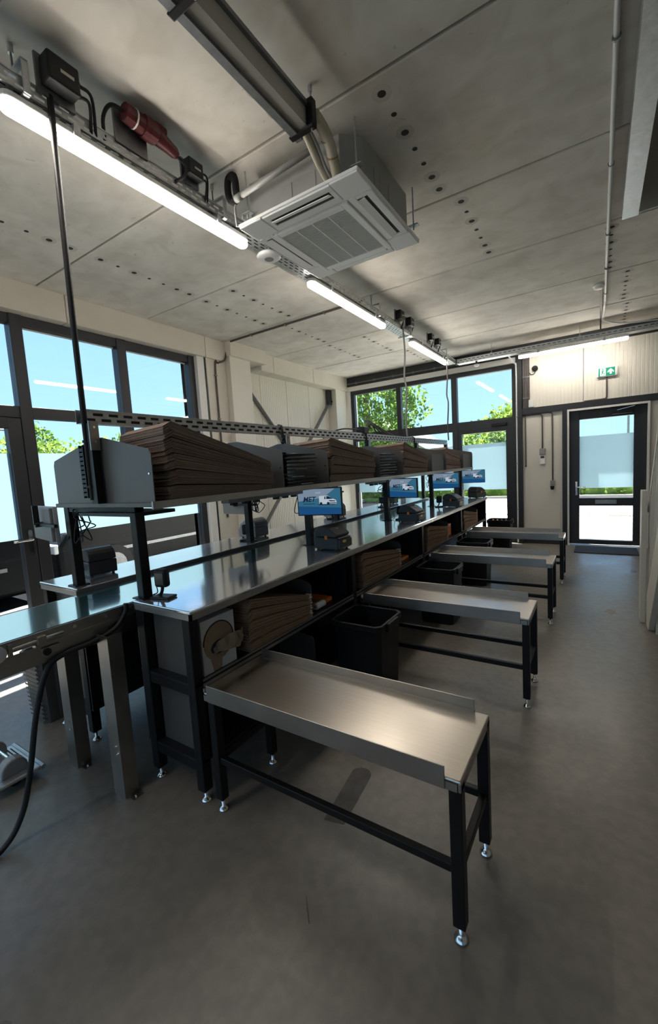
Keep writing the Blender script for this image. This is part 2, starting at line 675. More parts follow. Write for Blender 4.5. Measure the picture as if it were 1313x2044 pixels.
holes = {2.08: [-0.945, -3.59], 3.252: [-0.86, -3.61, -3.2], 0.908: [-1.445, -3.6], 4.424: [0.085, -3.45], 5.596: [0.25, -2.9, -3.5], 6.768: [0.30, -2.7]}
for i in range(len(JY) - 1):
    y0, y1 = JY[i] + 0.008, min(JY[i + 1] - 0.008, 8.25)
    if y0 > 8.1:
        continue
    x1 = 3.0 if JY[i] > 4.3 else 0.16
    z = ZC + (0.002 if i % 2 else 0.0)
    sl = MB().box(-4.9, x1, y0, y1, z, z + 0.2).build('slab', 'slab_concrete', ce, bevel=0.006, seg=1)
    for jy, xs in holes.items():
        if abs(jy - JY[i]) < 0.02:
            for x in xs:
                for k in range(7):
                    yy = jy + 0.11 + 0.155 * k
                    if yy < 8.0:
                        anchor_hole(x, yy, z, sl, k in (0, 2, 5, 6))
# stairwell above the stairs
sw = struct(MB().box(0.19, 3.0, 4.41, 4.45, ZC, 5.9).box(0.15, 0.19, -4.6, 4.45, ZC + 0.2, 5.9).box(0.15, 3.05, -4.6, 4.45, 5.85, 5.95).build('wall_stairwell', 'rear_wall'), 'grey shaft walls around the stair opening')
# walls
wr = struct(MB().box(2.95, 3.1, -4.7, 8.3, -0.1, 5.9).build('wall_right', 'rear_wall'))
wb = struct(MB().box(-4.95, 3.1, -4.75, -4.6, 3.1, 5.9).box(-4.95, -4.5, -4.75, -4.6, -0.1, 3.1).box(2.5, 3.1, -4.75, -4.6, -0.1, 3.1).build('wall_back', 'rear_wall'))
w3 = group_empty('added_window_rear', (-1.0, -4.68, 0), 'dark framed glazing added to the unseen rear wall for daylight')  # unseen glazing, added so daylight reaches the front of the room
for k in range(8):
    x = -4.5 + k * 0.99
    MB().box(x - (0 if k == 0 else 0.04), x + (0 if k == 7 else 0.04), -4.72, -4.64, 0.0, 3.1).build('mullion', 'anthracite', w3)
    if k < 7:
        MB().box(x + 0.04, x + 0.95, -4.684, -4.676, 0.09, 2.16).build('pane', 'glass', w3)
        MB().box(x + 0.04, x + 0.95, -4.684, -4.676, 2.27, 3.1).build('pane', 'glass', w3)
MB().box(-4.5, 2.43, -4.72, -4.64, 2.16, 2.27).build('transom', 'anthracite', w3)
MB().box(-4.5, 2.43, -4.72, -4.64, 0.0, 0.09).build('sill', 'anthracite', w3)

# ---- left wall: cladding beam, pilaster, ribbed panel, column
wl = group_empty('wall_left', (-4.6, 4.0, 0), 'cream clad left wall')
for (a, b) in ((-4.6, -1.9), (-1.893, 0.4), (0.407, 2.33), (2.337, 4.118), (4.125, 4.47)):
    MB().box(-4.9, -4.52, a, b, 3.13, ZC + 0.02).build('beam_cladding', 'cream', wl, bevel=0.004, seg=1)
for (a, b) in ((5.25, 5.555), (5.562, 6.71), (6.717, 7.97)):
    MB().box(-4.9, -4.52, a, b, 3.13, ZC + 0.02).build('beam_cladding', 'cream', wl, bevel=0.004, seg=1)
MB().box(-4.9, -4.40, 4.475, 5.24, 3.20, ZC + 0.02).build('beam_cladding', 'cream', wl, bevel=0.004, seg=1)
MB().box(-4.9, -4.55, 4.14, 4.50, 0, 3.15).build('wall_infill', 'cream', wl)
MB().box(-4.9, -4.46, 4.505, 4.93, 0, 3.21).build('pilaster', 'cream_panel', wl, bevel=0.004, seg=1)
MB().box(-4.9, -4.56, 4.11, 4.137, 0, 3.14).build('frame_strip', 'anthracite', wl)
MB().box(-4.9, -4.56, 3.99, 4.108, 0, 3.14).build('window_reveal', 'white_paint', wl)
MB().box(-4.9, -4.70, 3.99, 4.0, 0, 3.14).build('window_reveal', 'white_paint', wl)
MB().box(-4.9, -4.56, 7.56, 7.97, 0, 3.15).build('corner_column', 'cream_panel', wl, bevel=0.004, seg=1)
# ribbed sandwich panels
yy = 4.93
for k, wdt in enumerate((0.53, 0.70, 0.70, 0.70)):
    m = MB()
    y0, y1 = yy, yy + wdt - 0.006
    prof = []
    n = 14
    for j in range(n):
        a = y0 + (y1 - y0) * j / n
        b = y0 + (y1 - y0) * (j + 1) / n
        d = 0.005
        prof += [(-4.76, a + 0.002), (-4.76 + d, a + 0.012), (-4.76 + d, b - 0.012), (-4.76, b - 0.002)]
    prof += [(-4.85, y1), (-4.85, y0)]
    m.prism(prof, 'z', 0, 3.14)
    m.build('sandwich_panel', 'cream_panel', wl)
    yy += wdt
# cross braces: two flat straps
br = thing('wind_brace', (-4.70, 6.3, 0.3), 'pair of crossed dark steel wind brace straps on the ribbed left wall', 'brace')
MB().beam((-4.715, 4.96, 3.0), (-4.715, 7.54, 0.42), 0.012, 0.085, up=(1, 0, 0)).build('strap', 'galv_dark', br)
MB().beam((-4.700, 7.62, 2.98), (-4.700, 4.96, 0.32), 0.012, 0.085, up=(1, 0, 0)).build('strap', 'galv_dark', br)
MB().box(-4.73, -4.66, 7.44, 7.555, 2.83, 3.12).build('gusset', 'anthracite', br)
MB().tube([(-4.70, 7.53, 2.89), (-4.64, 7.53, 2.89)], 0.018, 8).build('bolt', 'black_steel', br)


def slab(par, name, mat, *b, **k):
    return MB().box(*b).build(name, mat, par, **k)


# ---- left facade glazing (window_1): frame members, panes, film
w1 = group_empty('window_1', (XW, 2.0, 0), 'dark framed shopfront glazing of the left wall')
fa, fb = XW - 0.045, XW + 0.045
slab(w1, 'window_frame', 'anthracite', fa, fb, -4.5, 4.0, 3.04, 3.13, bevel=0.004, seg=1)
slab(w1, 'transom', 'anthracite', fa, fb, -4.5, 3.99, 2.165, 2.275, bevel=0.004, seg=1)
slab(w1, 'sill', 'anthracite', fa, fb, 1.95, 3.99, 0.0, 0.09)
slab(w1, 'sill', 'anthracite', fa, fb, -4.5, 0.72, 0.0, 0.09)
mull = [(1.855, 1.96), (2.90, 3.01), (3.90, 4.0), (0.72, 0.82), (-0.45, -0.35), (-1.6, -1.5), (-2.75, -2.65), (-3.9, -3.8)]
for a, b in mull:
    slab(w1, 'mullion', 'anthracite', fa - 0.01, fb + 0.015, a, b, 0.0, 3.13, bevel=0.004, seg=1)
ends = sorted(mull)
for i in range(len(ends) - 1):
    a, b = ends[i][1], ends[i + 1][0]
    slab(w1, 'pane', 'glass', XW - 0.006, XW + 0.006, a, b, 2.275, 3.04)
    if not (0.7 < a < 1.5):
        slab(w1, 'pane', 'glass', XW - 0.006, XW + 0.006, a, b, 0.09, 2.165)
        slab(w1, 'frosted_film', 'frosted_film', XW + 0.008, XW + 0.009, a, b, 1.01, 1.83)
# inner glazing beads make the upper panes read as separate lights
for a, b in ((1.96, 2.90), (3.01, 3.90)):
    slab(w1, 'glazing_bead', 'white_paint', XW - 0.03, XW - 0.02, a, b, 3.025, 3.045)
# left glazed door
d1 = group_empty('door_1', (XW, 1.3, 0), 'dark glazed entrance door in the left wall')
slab(d1, 'stile', 'anthracite', fa + 0.01, fb + 0.01, 1.735, 1.85, 0.02, 2.16, bevel=0.004, seg=1)
slab(d1, 'stile', 'anthracite', fa + 0.01, fb + 0.01, 0.825, 0.93, 0.02, 2.16, bevel=0.004, seg=1)
slab(d1, 'rail', 'anthracite', fa + 0.01, fb + 0.01, 0.93, 1.735, 2.065, 2.16)
slab(d1, 'rail', 'anthracite', fa + 0.01, fb + 0.01, 0.93, 1.735, 0.02, 0.12)
slab(d1, 'pane', 'glass', XW - 0.006, XW + 0.006, 0.93, 1.735, 0.12, 2.065)
slab(d1, 'frosted_film', 'frosted_film', XW + 0.008, XW + 0.009, 0.93, 1.735, 1.01, 1.83)
hd = MB().prism([(1.80 + 0.018 * math.cos(R(a)), (1.075 if 0 <= a <= 180 else 0.865) + 0.018 * math.sin(R(a))) for a in range(0, 360, 20)], 'x', fb + 0.01, fb + 0.022).build('handle_plate', 'chrome', d1)
MB().tube(curve_pts([(fb + 0.02, 1.80, 1.0), (fb + 0.065, 1.80, 1.0), (fb + 0.07, 1.77, 1.0), (fb + 0.07, 1.64, 1.0)], 4), 0.010, 8).build('lever', 'chrome', hd, smooth=True)
MB().tube([(fb + 0.018, 1.80, 0.90), (fb + 0.026, 1.80, 0.90)], 0.009, 10).build('cylinder_lock', 'black_steel', hd)

# ---- far facade (window_2) and wall
wf = group_empty('wall_far', (-0.5, 8.0, 0), 'cream clad far wall')
MB().box(-4.52, 3.0, 7.97, 8.3, 3.215, ZC + 0.02).build('black_band', 'anthracite', wf)
MB().tube([(-4.5, 7.955, 3.27), (2.9, 7.955, 3.27)], 0.012, 6).build('band_conduit', 'galv_dark', wf)
for k in range(9):
    MB().box(-4.3 + 0.42 * k, -4.275 + 0.42 * k, 7.94, 7.97, 3.25, 3.29).build('conduit_clip', 'galv_dark', wf)
MB().box(-4.56, -1.19, 7.97, 8.3, 3.125, 3.212).build('lintel', 'white_paint', wf)
MB().box(-4.70, -4.475, 8.0, 8.3, 0, 3.13).build('window_reveal', 'white_paint', wf)
MB().box(-1.20, -1.105, 7.95, 8.3, 0, 3.213).build('steel_column', 'anthracite', wf, bevel=0.004, seg=1)
MB().box(-1.105, 3.0, 7.965, 8.28, 2.235, 2.335).build('mid_band', 'anthracite', wf)
x = -1.105
edges = [-1.105, -0.21, 0.79, 1.79, 2.95]
for k in range(4):
    prof = []
    a0, a1 = edges[k] + 0.003, edges[k + 1] - 0.003
    n = max(8, int((a1 - a0) / 0.05))
    for j in range(n):
        a = a0 + (a1 - a0) * j / n
        b = a0 + (a1 - a0) * (j + 1) / n
        prof += [(a + 0.001, 8.0), (a + 0.006, 7.997), (b - 0.006, 7.997), (b - 0.001, 8.0)]
    prof += [(a1, 8.25), (a0, 8.25)]
    MB().prism(prof, 'z', 2.33, 3.22).build('sandwich_panel', 'cream_panel', wf)
MB().box(-1.105, -0.50, 8.0, 8.25, 0, 2.24).build('lower_panel', 'cream_panel', wf)
MB().box(-0.505, -0.435, 7.955, 8.28, 0, 2.24).build('black_post', 'anthracite', wf)
MB().box(0.645, 2.95, 8.0, 8.25, 0, 2.24).build('lower_panel', 'cream_panel', wf)
struct(MB().box(-1.10, -0.51, 7.985, 8.0, 0, 0.09).build('baseboard_far', 'anthracite'), 'low dark plinth under the cream wall panel')

w2 = group_empty('window_2', (-2.8, YW, 0), 'dark framed three bay far window')
ga, gb = YW - 0.045, YW + 0.045
slab(w2, 'window_frame', 'anthracite', -4.475, -1.20, ga, gb, 3.045, 3.125)
slab(w2, 'window_frame', 'anthracite', -4.475, -4.40, ga, gb, 0, 3.05)
slab(w2, 'window_frame', 'anthracite', -1.275, -1.20, ga, gb, 0, 3.05)
slab(w2, 'transom', 'anthracite', -4.40, -1.275, ga, gb, 2.06, 2.225)
slab(w2, 'sill', 'anthracite', -4.40, -1.275, ga, gb, 0.0, 0.09)
for a, b in ((-3.43, -3.335), (-2.325, -2.225)):
    slab(w2, 'mullion', 'anthracite', a, b, ga - 0.012, gb, 0, 3.05, bevel=0.004, seg=1)
slab(w2, 'casement_stile', 'anthracite', -2.225, -2.16, ga + 0.005, gb, 0.09, 2.06)
slab(w2, 'casement_stile', 'anthracite', -1.385, -1.275, ga + 0.005, gb, 0.09, 2.06)
slab(w2, 'casement_rail', 'anthracite', -2.16, -1.385, ga + 0.005, gb, 0.09, 0.20)
slab(w2, 'casement_rail', 'anthracite', -2.16, -1.385, ga + 0.005, gb, 2.0, 2.06)
slab(w2, 'door_closer', 'black_steel', -1.62, -1.36, ga - 0.04, ga, 2.09, 2.14, bevel=0.006)
for a, b in ((-4.40, -3.43), (-3.335, -2.325), (-2.225, -1.275)):
    slab(w2, 'pane', 'glass', a, b, YW - 0.006, YW + 0.006, 2.225, 3.045)
    c, d = (a, b) if a < -2.3 else (-2.16, -1.385)
    slab(w2, 'pane', 'glass', c, d, YW - 0.006, YW + 0.006, 0.09, 2.06)
    slab(w2, 'frosted_film', 'frosted_film', c, d, YW - 0.009, YW - 0.008, 0.96, 1.80)

# ---- far exit door
d2 = group_empty('door_2', (0.1, YW, 0), 'dark framed glazed exit door')
slab(d2, 'door_frame', 'white_paint', -0.435, -0.408, 7.96, 8.28, 0, 2.235)
slab(d2, 'door_frame', 'white_paint', 0.618, 0.645, 7.96, 8.28, 0, 2.235)
slab(d2, 'door_frame', 'white_paint', -0.408, 0.618, 7.96, 8.28, 2.205, 2.235)
slab(d2, 'stile', 'anthracite', -0.408, -0.265, ga, gb, 0.02, 2.205, bevel=0.004, seg=1)
slab(d2, 'stile', 'anthracite', 0.455, 0.618, ga, gb, 0.02, 2.205, bevel=0.004, seg=1)
slab(d2, 'rail', 'anthracite', -0.265, 0.455, ga, gb, 2.06, 2.205)
slab(d2, 'rail', 'anthracite', -0.265, 0.455, ga, gb, 0.655, 0.78)
slab(d2, 'rail', 'anthracite', -0.265, 0.455, ga, gb, 0.02, 0.09)
slab(d2, 'pane', 'glass', -0.265, 0.455, YW - 0.006, YW + 0.006, 0.78, 2.06)
slab(d2, 'pane', 'glass', -0.265, 0.455, YW - 0.006, YW + 0.006, 0.09, 0.655)
slab(d2, 'frosted_film', 'frosted_film', -0.265, 0.455, YW - 0.009, YW - 0.008, 0.945, 1.79)
lt = slab(d2, 'letter_plate', 'stainless', -0.045, 0.245, ga - 0.012, ga, 0.685, 0.755, bevel=0.004)
slab(lt, 'flap', 'steel_edge', -0.03, 0.23, ga - 0.016, ga - 0.010, 0.697, 0.743)
hp = slab(d2, 'handle_plate', 'chrome', -0.325, -0.29, ga - 0.012, ga, 0.83, 1.06, bevel=0.005)
MB().tube(curve_pts([(-0.308, ga - 0.01, 0.965), (-0.308, ga - 0.06, 0.965), (-0.285, ga - 0.065, 0.965), (-0.175, ga - 0.065, 0.965)], 4), 0.010, 8).build('lever', 'chrome', hp, smooth=True)
dc = slab(d2, 'door_closer', 'black_steel', 0.17, 0.44, ga - 0.045, ga, 2.09, 2.145, bevel=0.006)
MB().beam((0.24, ga - 0.04, 2.15), (0.46, ga - 0.06, 2.19), 0.02, 0.008).build('closer_arm', 'chrome', dc)

# ================================================================== OUTSIDE
gr = struct(MB().box(-60, 60, -60, 80, -0.3, -0.14).build('ground', 'asphalt'), 'dark asphalt road outside')
pv = struct(MB().box(-4.95, 10, 8.2, 17.5, -0.14, -0.07).build('forecourt', 'paving_joint'), 'sunlit paved forecourt beyond the far wall')
pme = None
nb = 0
for j in range(20):
    for i in range(16):
        if nb >= 300:
            break
        x0 = -4.8 + 0.42 * i + (0.21 if j % 2 else 0)
        y0 = 8.22 + 0.21 * j
        if x0 > 2.2:
            continue
        if pme is None:
            p = MB().box(0, 0.41, 0, 0.2, 0, 0.042).build('paver', 'paving', pv, local=True)
            pme = p.data
        else:
            p = bpy.data.objects.new('paver', pme)
            C.objects.link(p)
            p.parent = pv
        p.location = Vector((x0, y0, -0.07 + random.uniform(-0.002, 0.002))) - pv.location
        nb += 1
m = MB()
for j in range(20, 43):
    for i in range(34):
        x0 = -4.8 + 0.42 * i + (0.21 if j % 2 else 0)
        y0 = 8.22 + 0.21 * j
        m.box(x0, x0 + 0.41, y0, y0 + 0.2, -0.07, -0.028)
for j in range(20):
    for i in range(17, 34):
        x0 = -4.8 + 0.42 * i + (0.21 if j % 2 else 0)
        y0 = 8.22 + 0.21 * j
        m.box(x0, x0 + 0.41, y0, y0 + 0.2, -0.07, -0.028)
o = m.build('pavers_beyond', 'paving', pv, kind='stuff')
struct(MB().box(-4.95, 10, 17.5, 17.7, -0.14, 0.04).build('kerb_strip_far', 'kerb'), 'pale kerb edging the hedge beyond the forecourt')
struct(MB().box(-40, 40, 17.7, 24, -0.14, 0.0).build('lawn', 'grass'), 'grass strip beyond the forecourt')
struct(MB().box(-6.1, -5.1, -8, 20, -0.14, -0.03).build('sidewalk', 'walkway'), 'dark paved strip along the left facade')
struct(MB().box(-5.1, -4.95, -8, 20, -0.14, -0.03).build('plinth_strip', 'paving'), 'pale paved edge under the left facade')
struct(MB().box(-4.95, 10, -16, -4.78, -0.14, -0.04).build('added_rear_yard', 'walkway'), 'dark unseen yard added outside the rear glazing')  # unseen ground added behind the glazing, kept dark to limit bounce light
struct(MB().box(-12.2, -9.6, -30, 30, -0.14, -0.02).build('pavement_left', 'brick_path'), 'red brick pavement across the road')
struct(MB().box(-9.6, -9.4, -30, 30, -0.14, 0.0).build('kerb_strip_left', 'kerb'), 'pale kerb along the road outside the left windows')
struct(MB().box(-6.25, -6.1, -30, 30, -0.14, -0.02).build('kerb_strip_near', 'kerb'), 'pale kerb just outside the left windows')


def foliage(name, mat, par, cx, cy, cz, rx, ry, rz, n, leaf, shell=0.55):
    m = MB()
    for _ in range(n):
        while True:
            p = Vector((random.uniform(-1, 1), random.uniform(-1, 1), random.uniform(-1, 1)))
            if shell < p.length < 1:
                break
        lump = 0.82 + 0.18 * math.sin(p.x * 7 + 1.3) * math.sin(p.y * 6 + p.z * 8)
        c = Vector((cx + p.x * rx * lump, cy + p.y * ry * lump, cz + p.z * rz * lump))
        a = Vector((random.gauss(0, 1), random.gauss(0, 1), random.gauss(0, 1))).normalized()
        b = a.cross(Vector((random.gauss(0, 1), random.gauss(0, 1), random.gauss(0, 1)))).normalized()
        s1 = leaf * random.uniform(0.6, 1.3)
        m.add([c - a * s1, c + b * s1 * 0.55, c + a * s1, c - b * s1 * 0.55], [(0, 1, 2, 3)])
    return m.build(name, mat, par)


def tree(x, y, h, r, label, mat='leaf_mid', n=3500, leaf=0.12, base=0.3):
    t = thing('tree', (x, y, -0.1), label, 'tree', 'trees outside')
    cz = h * (base + (1 - base) / 2)
    MB().tube([(x, y, -0.1), (x + 0.06, y, h * 0.4), (x, y + 0.05, h * 0.75)], [r * 0.09, r * 0.07, r * 0.03], 7).build('trunk', 'bark', t)
    foliage('crown', mat, t, x, y, cz, r, r, h * (1 - base) / 2, n, leaf)
    return t


tree(-10.8, 21.0, 8.3, 3.6, 'large leafy green tree filling the leftmost bay of the far window', 'leaf_mid', 9000, 0.13, 0.08)
tree(-3.6, 23.0, 4.6, 1.9, 'bushy green tree behind the right bay of the far window', 'leaf_bright', 4500, 0.11, 0.1)
tree(-6.3, 28.5, 4.4, 1.8, 'round green tree behind the middle bay of the far window', 'leaf_bright', 3500, 0.11, 0.1)
tree(-23, 9.6, 4.9, 1.5, 'slim tree rising above the hedge outside the left window', 'leaf_mid', 1500, 0.12, 0.2)
tree(-22, 13.5, 4.3, 2.0, 'low spreading tree behind the perforated rail outside the left window', 'leaf_mid', 3000, 0.12, 0.1)


def hedge(x0, x1, y0, y1, z1, label, mat, n, leaf):
    t = thing('hedge', ((x0 + x1) / 2, (y0 + y1) / 2, -0.05), label, 'hedge', 'hedges outside')
    m = MB()
    for _ in range(n):
        c = Vector((random.uniform(x0, x1), random.uniform(y0, y1), random.uniform(0, z1) * (0.9 + 0.1 * math.sin(7 * random.random()))))
        a = Vector((random.gauss(0, 1), random.gauss(0, 1), random.gauss(0, 1))).normalized()
        b = a.cross(Vector((random.gauss(0, 1), random.gauss(0, 1), random.gauss(0, 1)))).normalized()
        s1 = leaf * random.uniform(0.6, 1.3)
        m.add([c - a * s1, c + b * s1 * 0.6, c + a * s1, c - b * s1 * 0.6], [(0, 1, 2, 3)])
    m.build('foliage', mat, t)
    MB().box(x0 + 0.05, x1 - 0.05, y0 + 0.1, y1 - 0.1, -0.05, z1 * 0.6).build('inner_growth', 'leaf_mid', t)
    return t


hedge(-16, 4.5, 17.75, 18.6, 0.85, 'low sunlit hedge beyond the far forecourt', 'leaf_bright', 9000, 0.07)
hedge(-21.6, -20.0, -4, 11.5, 3.75, 'tall sunlit hedge across the road outside the left windows', 'leaf_bright', 9000, 0.12)
# house with a grey roof behind the large tree
hs = thing('house', (-12.5, 27, 0), 'small pale house with grey pitched roof behind the large tree', 'house')
MB().box(-16, -8.8, 25, 31, -0.1, 2.3).build('wall', 'house_wall', hs)
MB().prism([(-16.4, 2.2), (-8.4, 2.2), (-12.4, 4.6)], 'y', 24.6, 31.4).build('roof', 'roof_grey', hs)
MB().box(-11.4, -10.2, 24.95, 25.0, 0.9, 2.0).build('window', 'car_glass', hs)
# lamp posts beyond the door
for (x, y, h, lab) in ((-0.9, 16.8, 7.0, 'thin grey lamp post seen through the left of the exit door'), (1.05, 22.0, 7.5, 'thicker grey lamp post seen through the right of the exit door')):
    lp = thing('lamp_post', (x, y, -0.05), lab, 'lamp post')
    MB().tube([(x, y, -0.05), (x, y, h)], [0.05, 0.035], 8).build('pole', 'galv_dark', lp)
    MB().box(x - 0.3, x + 0.3, y - 0.1, y + 0.1, h, h + 0.08).build('head', 'galv_dark', lp)
    MB().lathe([(0.1, 0), (0.1, 0.05), (0.06, 0.08)], x, y, 10, -0.05).build('base', 'galv_dark', lp)
lp = thing('lamp_post', (-17, 5.8, -0.05), 'street lamp post with side arm across the road on the left', 'lamp post')
MB().tube(curve_pts([(-17, 5.8, -0.05), (-17, 5.8, 3.0), (-17, 5.9, 3.45), (-17, 6.5, 3.5)], 5), 0.035, 7).build('pole', 'galv_dark', lp)
MB().box(-17.06, -16.94, 6.5, 6.9, 3.47, 3.53).build('head', 'galv_dark', lp)

# parked dark car outside the left window
car = thing('parked_car', (-7.4, 5.2, -0.14), 'dark parked car outside the left window behind the back bench', 'car')
prof = [(2.9, 0.18), (2.9, 0.75), (3.05, 0.95), (3.9, 1.05), (4.55, 1.55), (6.3, 1.58), (7.1, 1.15), (7.35, 1.0), (7.4, 0.3), (7.3, 0.18)]
prof = [(a, b - 0.14) for a, b in prof]
MB().prism(prof, 'x', -8.2, -6.62).build('body', 'car_black', car, bevel=0.07, seg=4, smooth=False)
MB().prism([(4.1, 0.92), (4.62, 1.36), (6.2, 1.38), (6.75, 0.98)], 'x', -6.63, -6.60).build('side_window', 'car_glass', car, bevel=0.01)
for yy in (3.7, 6.5):
    wh = MB().tube([(-6.80, yy, 0.18), (-6.57, yy, 0.18)], 0.32, 22).build('wheel', 'tyre', car)
    MB().tube([(-6.575, yy, 0.18), (-6.56, yy, 0.18)], 0.20, 16).build('rim', 'galv_dark', wh)
MB().box(-6.63, -6.59, 3.3, 7.0, 0.40, 0.45).build('side_trim', 'galv_dark', car)
MB().box(-6.66, -6.45, 4.35, 4.55, 0.88, 1.0).build('mirror', 'car_black', car, bevel=0.02)
MB().box(-7.9, -6.9, 2.86, 2.9, 0.30, 0.42).build('bumper_strip', 'galv_dark', car)
MB().box(-6.95, -6.64, 2.86, 2.93, 0.5, 0.64).build('headlight', 'pvc_white', car, bevel=0.02)

copy_tree(car, (-7.4, 0.45, -0.14), 0, 'dark parked car outside the left glazed entrance door')

# ================================================================== CEILING SERVICES
# main cable tray
TX0, TX1, TZ = -2.20, -2.06, 3.165


def cable_tray(name, label, p0, p1, width, zb, hs, group='perforated cable trays', pitch=0.07, slot=0.043, sh=0.012):
    p0, p1 = Vector(p0), Vector(p1)
    L = (p1 - p0).length
    u = (p1 - p0).normalized()
    v = Vector((0, 0, 1)).cross(u)
    t = thing(name, ((p0 + p1) / 2)[:2] + (zb,), label, 'cable tray', group)
    a = p0 - v * width / 2
    a.z = zb
    rows = [(width * 0.10, width * 0.10 + 0.010), (width * 0.30, width * 0.30 + 0.010), (width * 0.52, width * 0.52 + 0.010), (width * 0.76, width * 0.76 + 0.010)]
    MB().perf(a, u, v, L, width, rows, pitch, slot).build('tray_bottom', 'galvanised', t, solid=0.0015)
    for sgn in (0, 1):
        b = a + v * (width * sgn)
        MB().perf(b, u, Vector((0, 0, 1)), L, hs, [(hs * 0.17, hs * 0.17 + sh), (hs * 0.58, hs * 0.58 + sh)], pitch, slot).build('tray_side', 'galvanised', t, solid=0.0015)
        MB().beam((b + Vector((0, 0, hs))), (b + u * L + Vector((0, 0, hs))), 0.008, 0.006).build('rolled_edge', 'galvanised', t)
    return t


tr = cable_tray('cable_tray', 'long galvanised perforated cable tray carrying the ceiling lamps', (-2.13, -2.2, 0), (-2.13, 7.43, 0), 0.14, TZ, 0.06)
for ry in (-1.2, 1.0, 2.126, 4.424, 5.35, 6.85):
    hg = MB().tube([(-2.14, ry, 3.29), (-2.14, ry, ZC - 0.002)], 0.005, 6).build('threaded_rod', 'galv_dark', tr)
    MB().lathe([(0.012, 0), (0.012, 0.035)], -2.14, ry, 8, ZC - 0.037).build('anchor_sleeve', 'galvanised', hg)
    m = MB()
    w = 0.028
    m.box(-2.16, -2.035, ry - w / 2, ry + w / 2, 3.285, 3.293)
    m.box(-2.043, -2.035, ry - w / 2, ry + w / 2, 3.155, 3.285)
    m.box(-2.22, -2.043, ry - w / 2, ry + w / 2, 3.152, 3.160)
    m.build('hanger_bracket', 'galvanised', tr, bevel=0.002, seg=1)
for k, dx in enumerate((-0.04, -0.015, 0.012, 0.035)):
    pts = [(-2.13 + dx + 0.012 * math.sin(3.1 * y + k), y, TZ + 0.014 + 0.006 * (k % 2)) for y in [-2.1 + 0.35 * j for j in range(28)]]
    MB().tube(pts, 0.007, 6).build('cable_run', 'black_rubber', tr)

far = cable_tray('cable_tray', 'short galvanised perforated cable tray along the far wall', (-2.05, 7.53, 0), (2.9, 7.53, 0), 0.14, TZ, 0.07)
m = MB()
arc = [(-2.13 + 0.17 - 0.17 * math.cos(R(a)), 7.36 + 0.17 * math.sin(R(a))) for a in range(0, 91, 10)]
for rx in (-1.49, -0.244, 1.0):
    hg = MB().tube([(rx, 7.5, 3.24), (rx, 7.5, ZC - 0.002)], 0.005, 6).build('threaded_rod', 'galvanised', far)
    MB().box(rx - 0.014, rx + 0.014, 7.44, 7.62, 3.240, 3.246).build('hanger_bracket', 'galvanised', far)
MB().tube([(-1.6, 7.53, 3.19), (2.8, 7.53, 3.19)], 0.008, 6).build('cable_run', 'pvc_white', far)


def linear_lamp(name, label, c, L, along='y', zb=3.083):
    t = thing(name, (c[0], c[1], zb), label, 'lamp', 'linear ceiling lamps')
    w = 0.037
    n = 8
    out1 = []
    for k in range(n + 1):
        a = math.pi * k / n
        out1.append((w * math.cos(a), L / 2 - w + w * math.sin(a)))
    for k in range(n + 1):
        a = math.pi + math.pi * k / n
        out1.append((w * math.cos(a), -L / 2 + w + w * math.sin(a)))
    out2 = [(a * 1.12, b * 1.004) for a, b in out1]
    if along == 'x':
        out1 = [(b, -a) for a, b in out1]
        out2 = [(b, -a) for a, b in out2]
    MB().prism([(x + c[0], y + c[1]) for x, y in out1], 'z', zb, zb + 0.040).build('diffuser', 'lamp_glow', t, bevel=0.016, seg=3)
    MB().prism([(x + c[0], y + c[1]) for x, y in out2], 'z', zb + 0.038, zb + 0.066).build('housing', 'ac_white', t, bevel=0.006)
    for s in (-0.3, 0.3):
        if along == 'y':
            MB().box(c[0] - 0.055, c[0] + 0.055, c[1] + s * L - 0.015, c[1] + s * L + 0.015, zb + 0.030, zb + 0.0835).build('mounting_clip', 'galvanised', t)
        else:
            MB().box(c[0] + s * L - 0.015, c[0] + s * L + 0.015, c[1] - 0.055, c[1] + 0.055, zb + 0.030, zb + 0.0835).build('mounting_clip', 'galvanised', t)
    return t


LX = -2.105
linear_lamp('ceiling_lamp', 'long warm white linear lamp nearest the camera beside the air conditioner', (LX, 1.645), 1.46)
linear_lamp('ceiling_lamp', 'middle linear lamp on the long tray behind the air conditioner', (LX, 3.90), 1.50)
linear_lamp('ceiling_lamp', 'linear lamp at the far corner end of the long cable tray', (LX, 6.26), 1.54)
linear_lamp('ceiling_lamp', 'linear lamp on the short tray above the far cream wall', (-0.37, 7.53), 1.44, 'x')
linear_lamp('ceiling_lamp', 'added linear lamp out of view behind the camera on the long tray', (LX, -0.75), 1.5)  # unseen lamp added behind the camera for plausible room light

# boxes and plugs on the tray
JB = 'junction boxes on the cable tray'


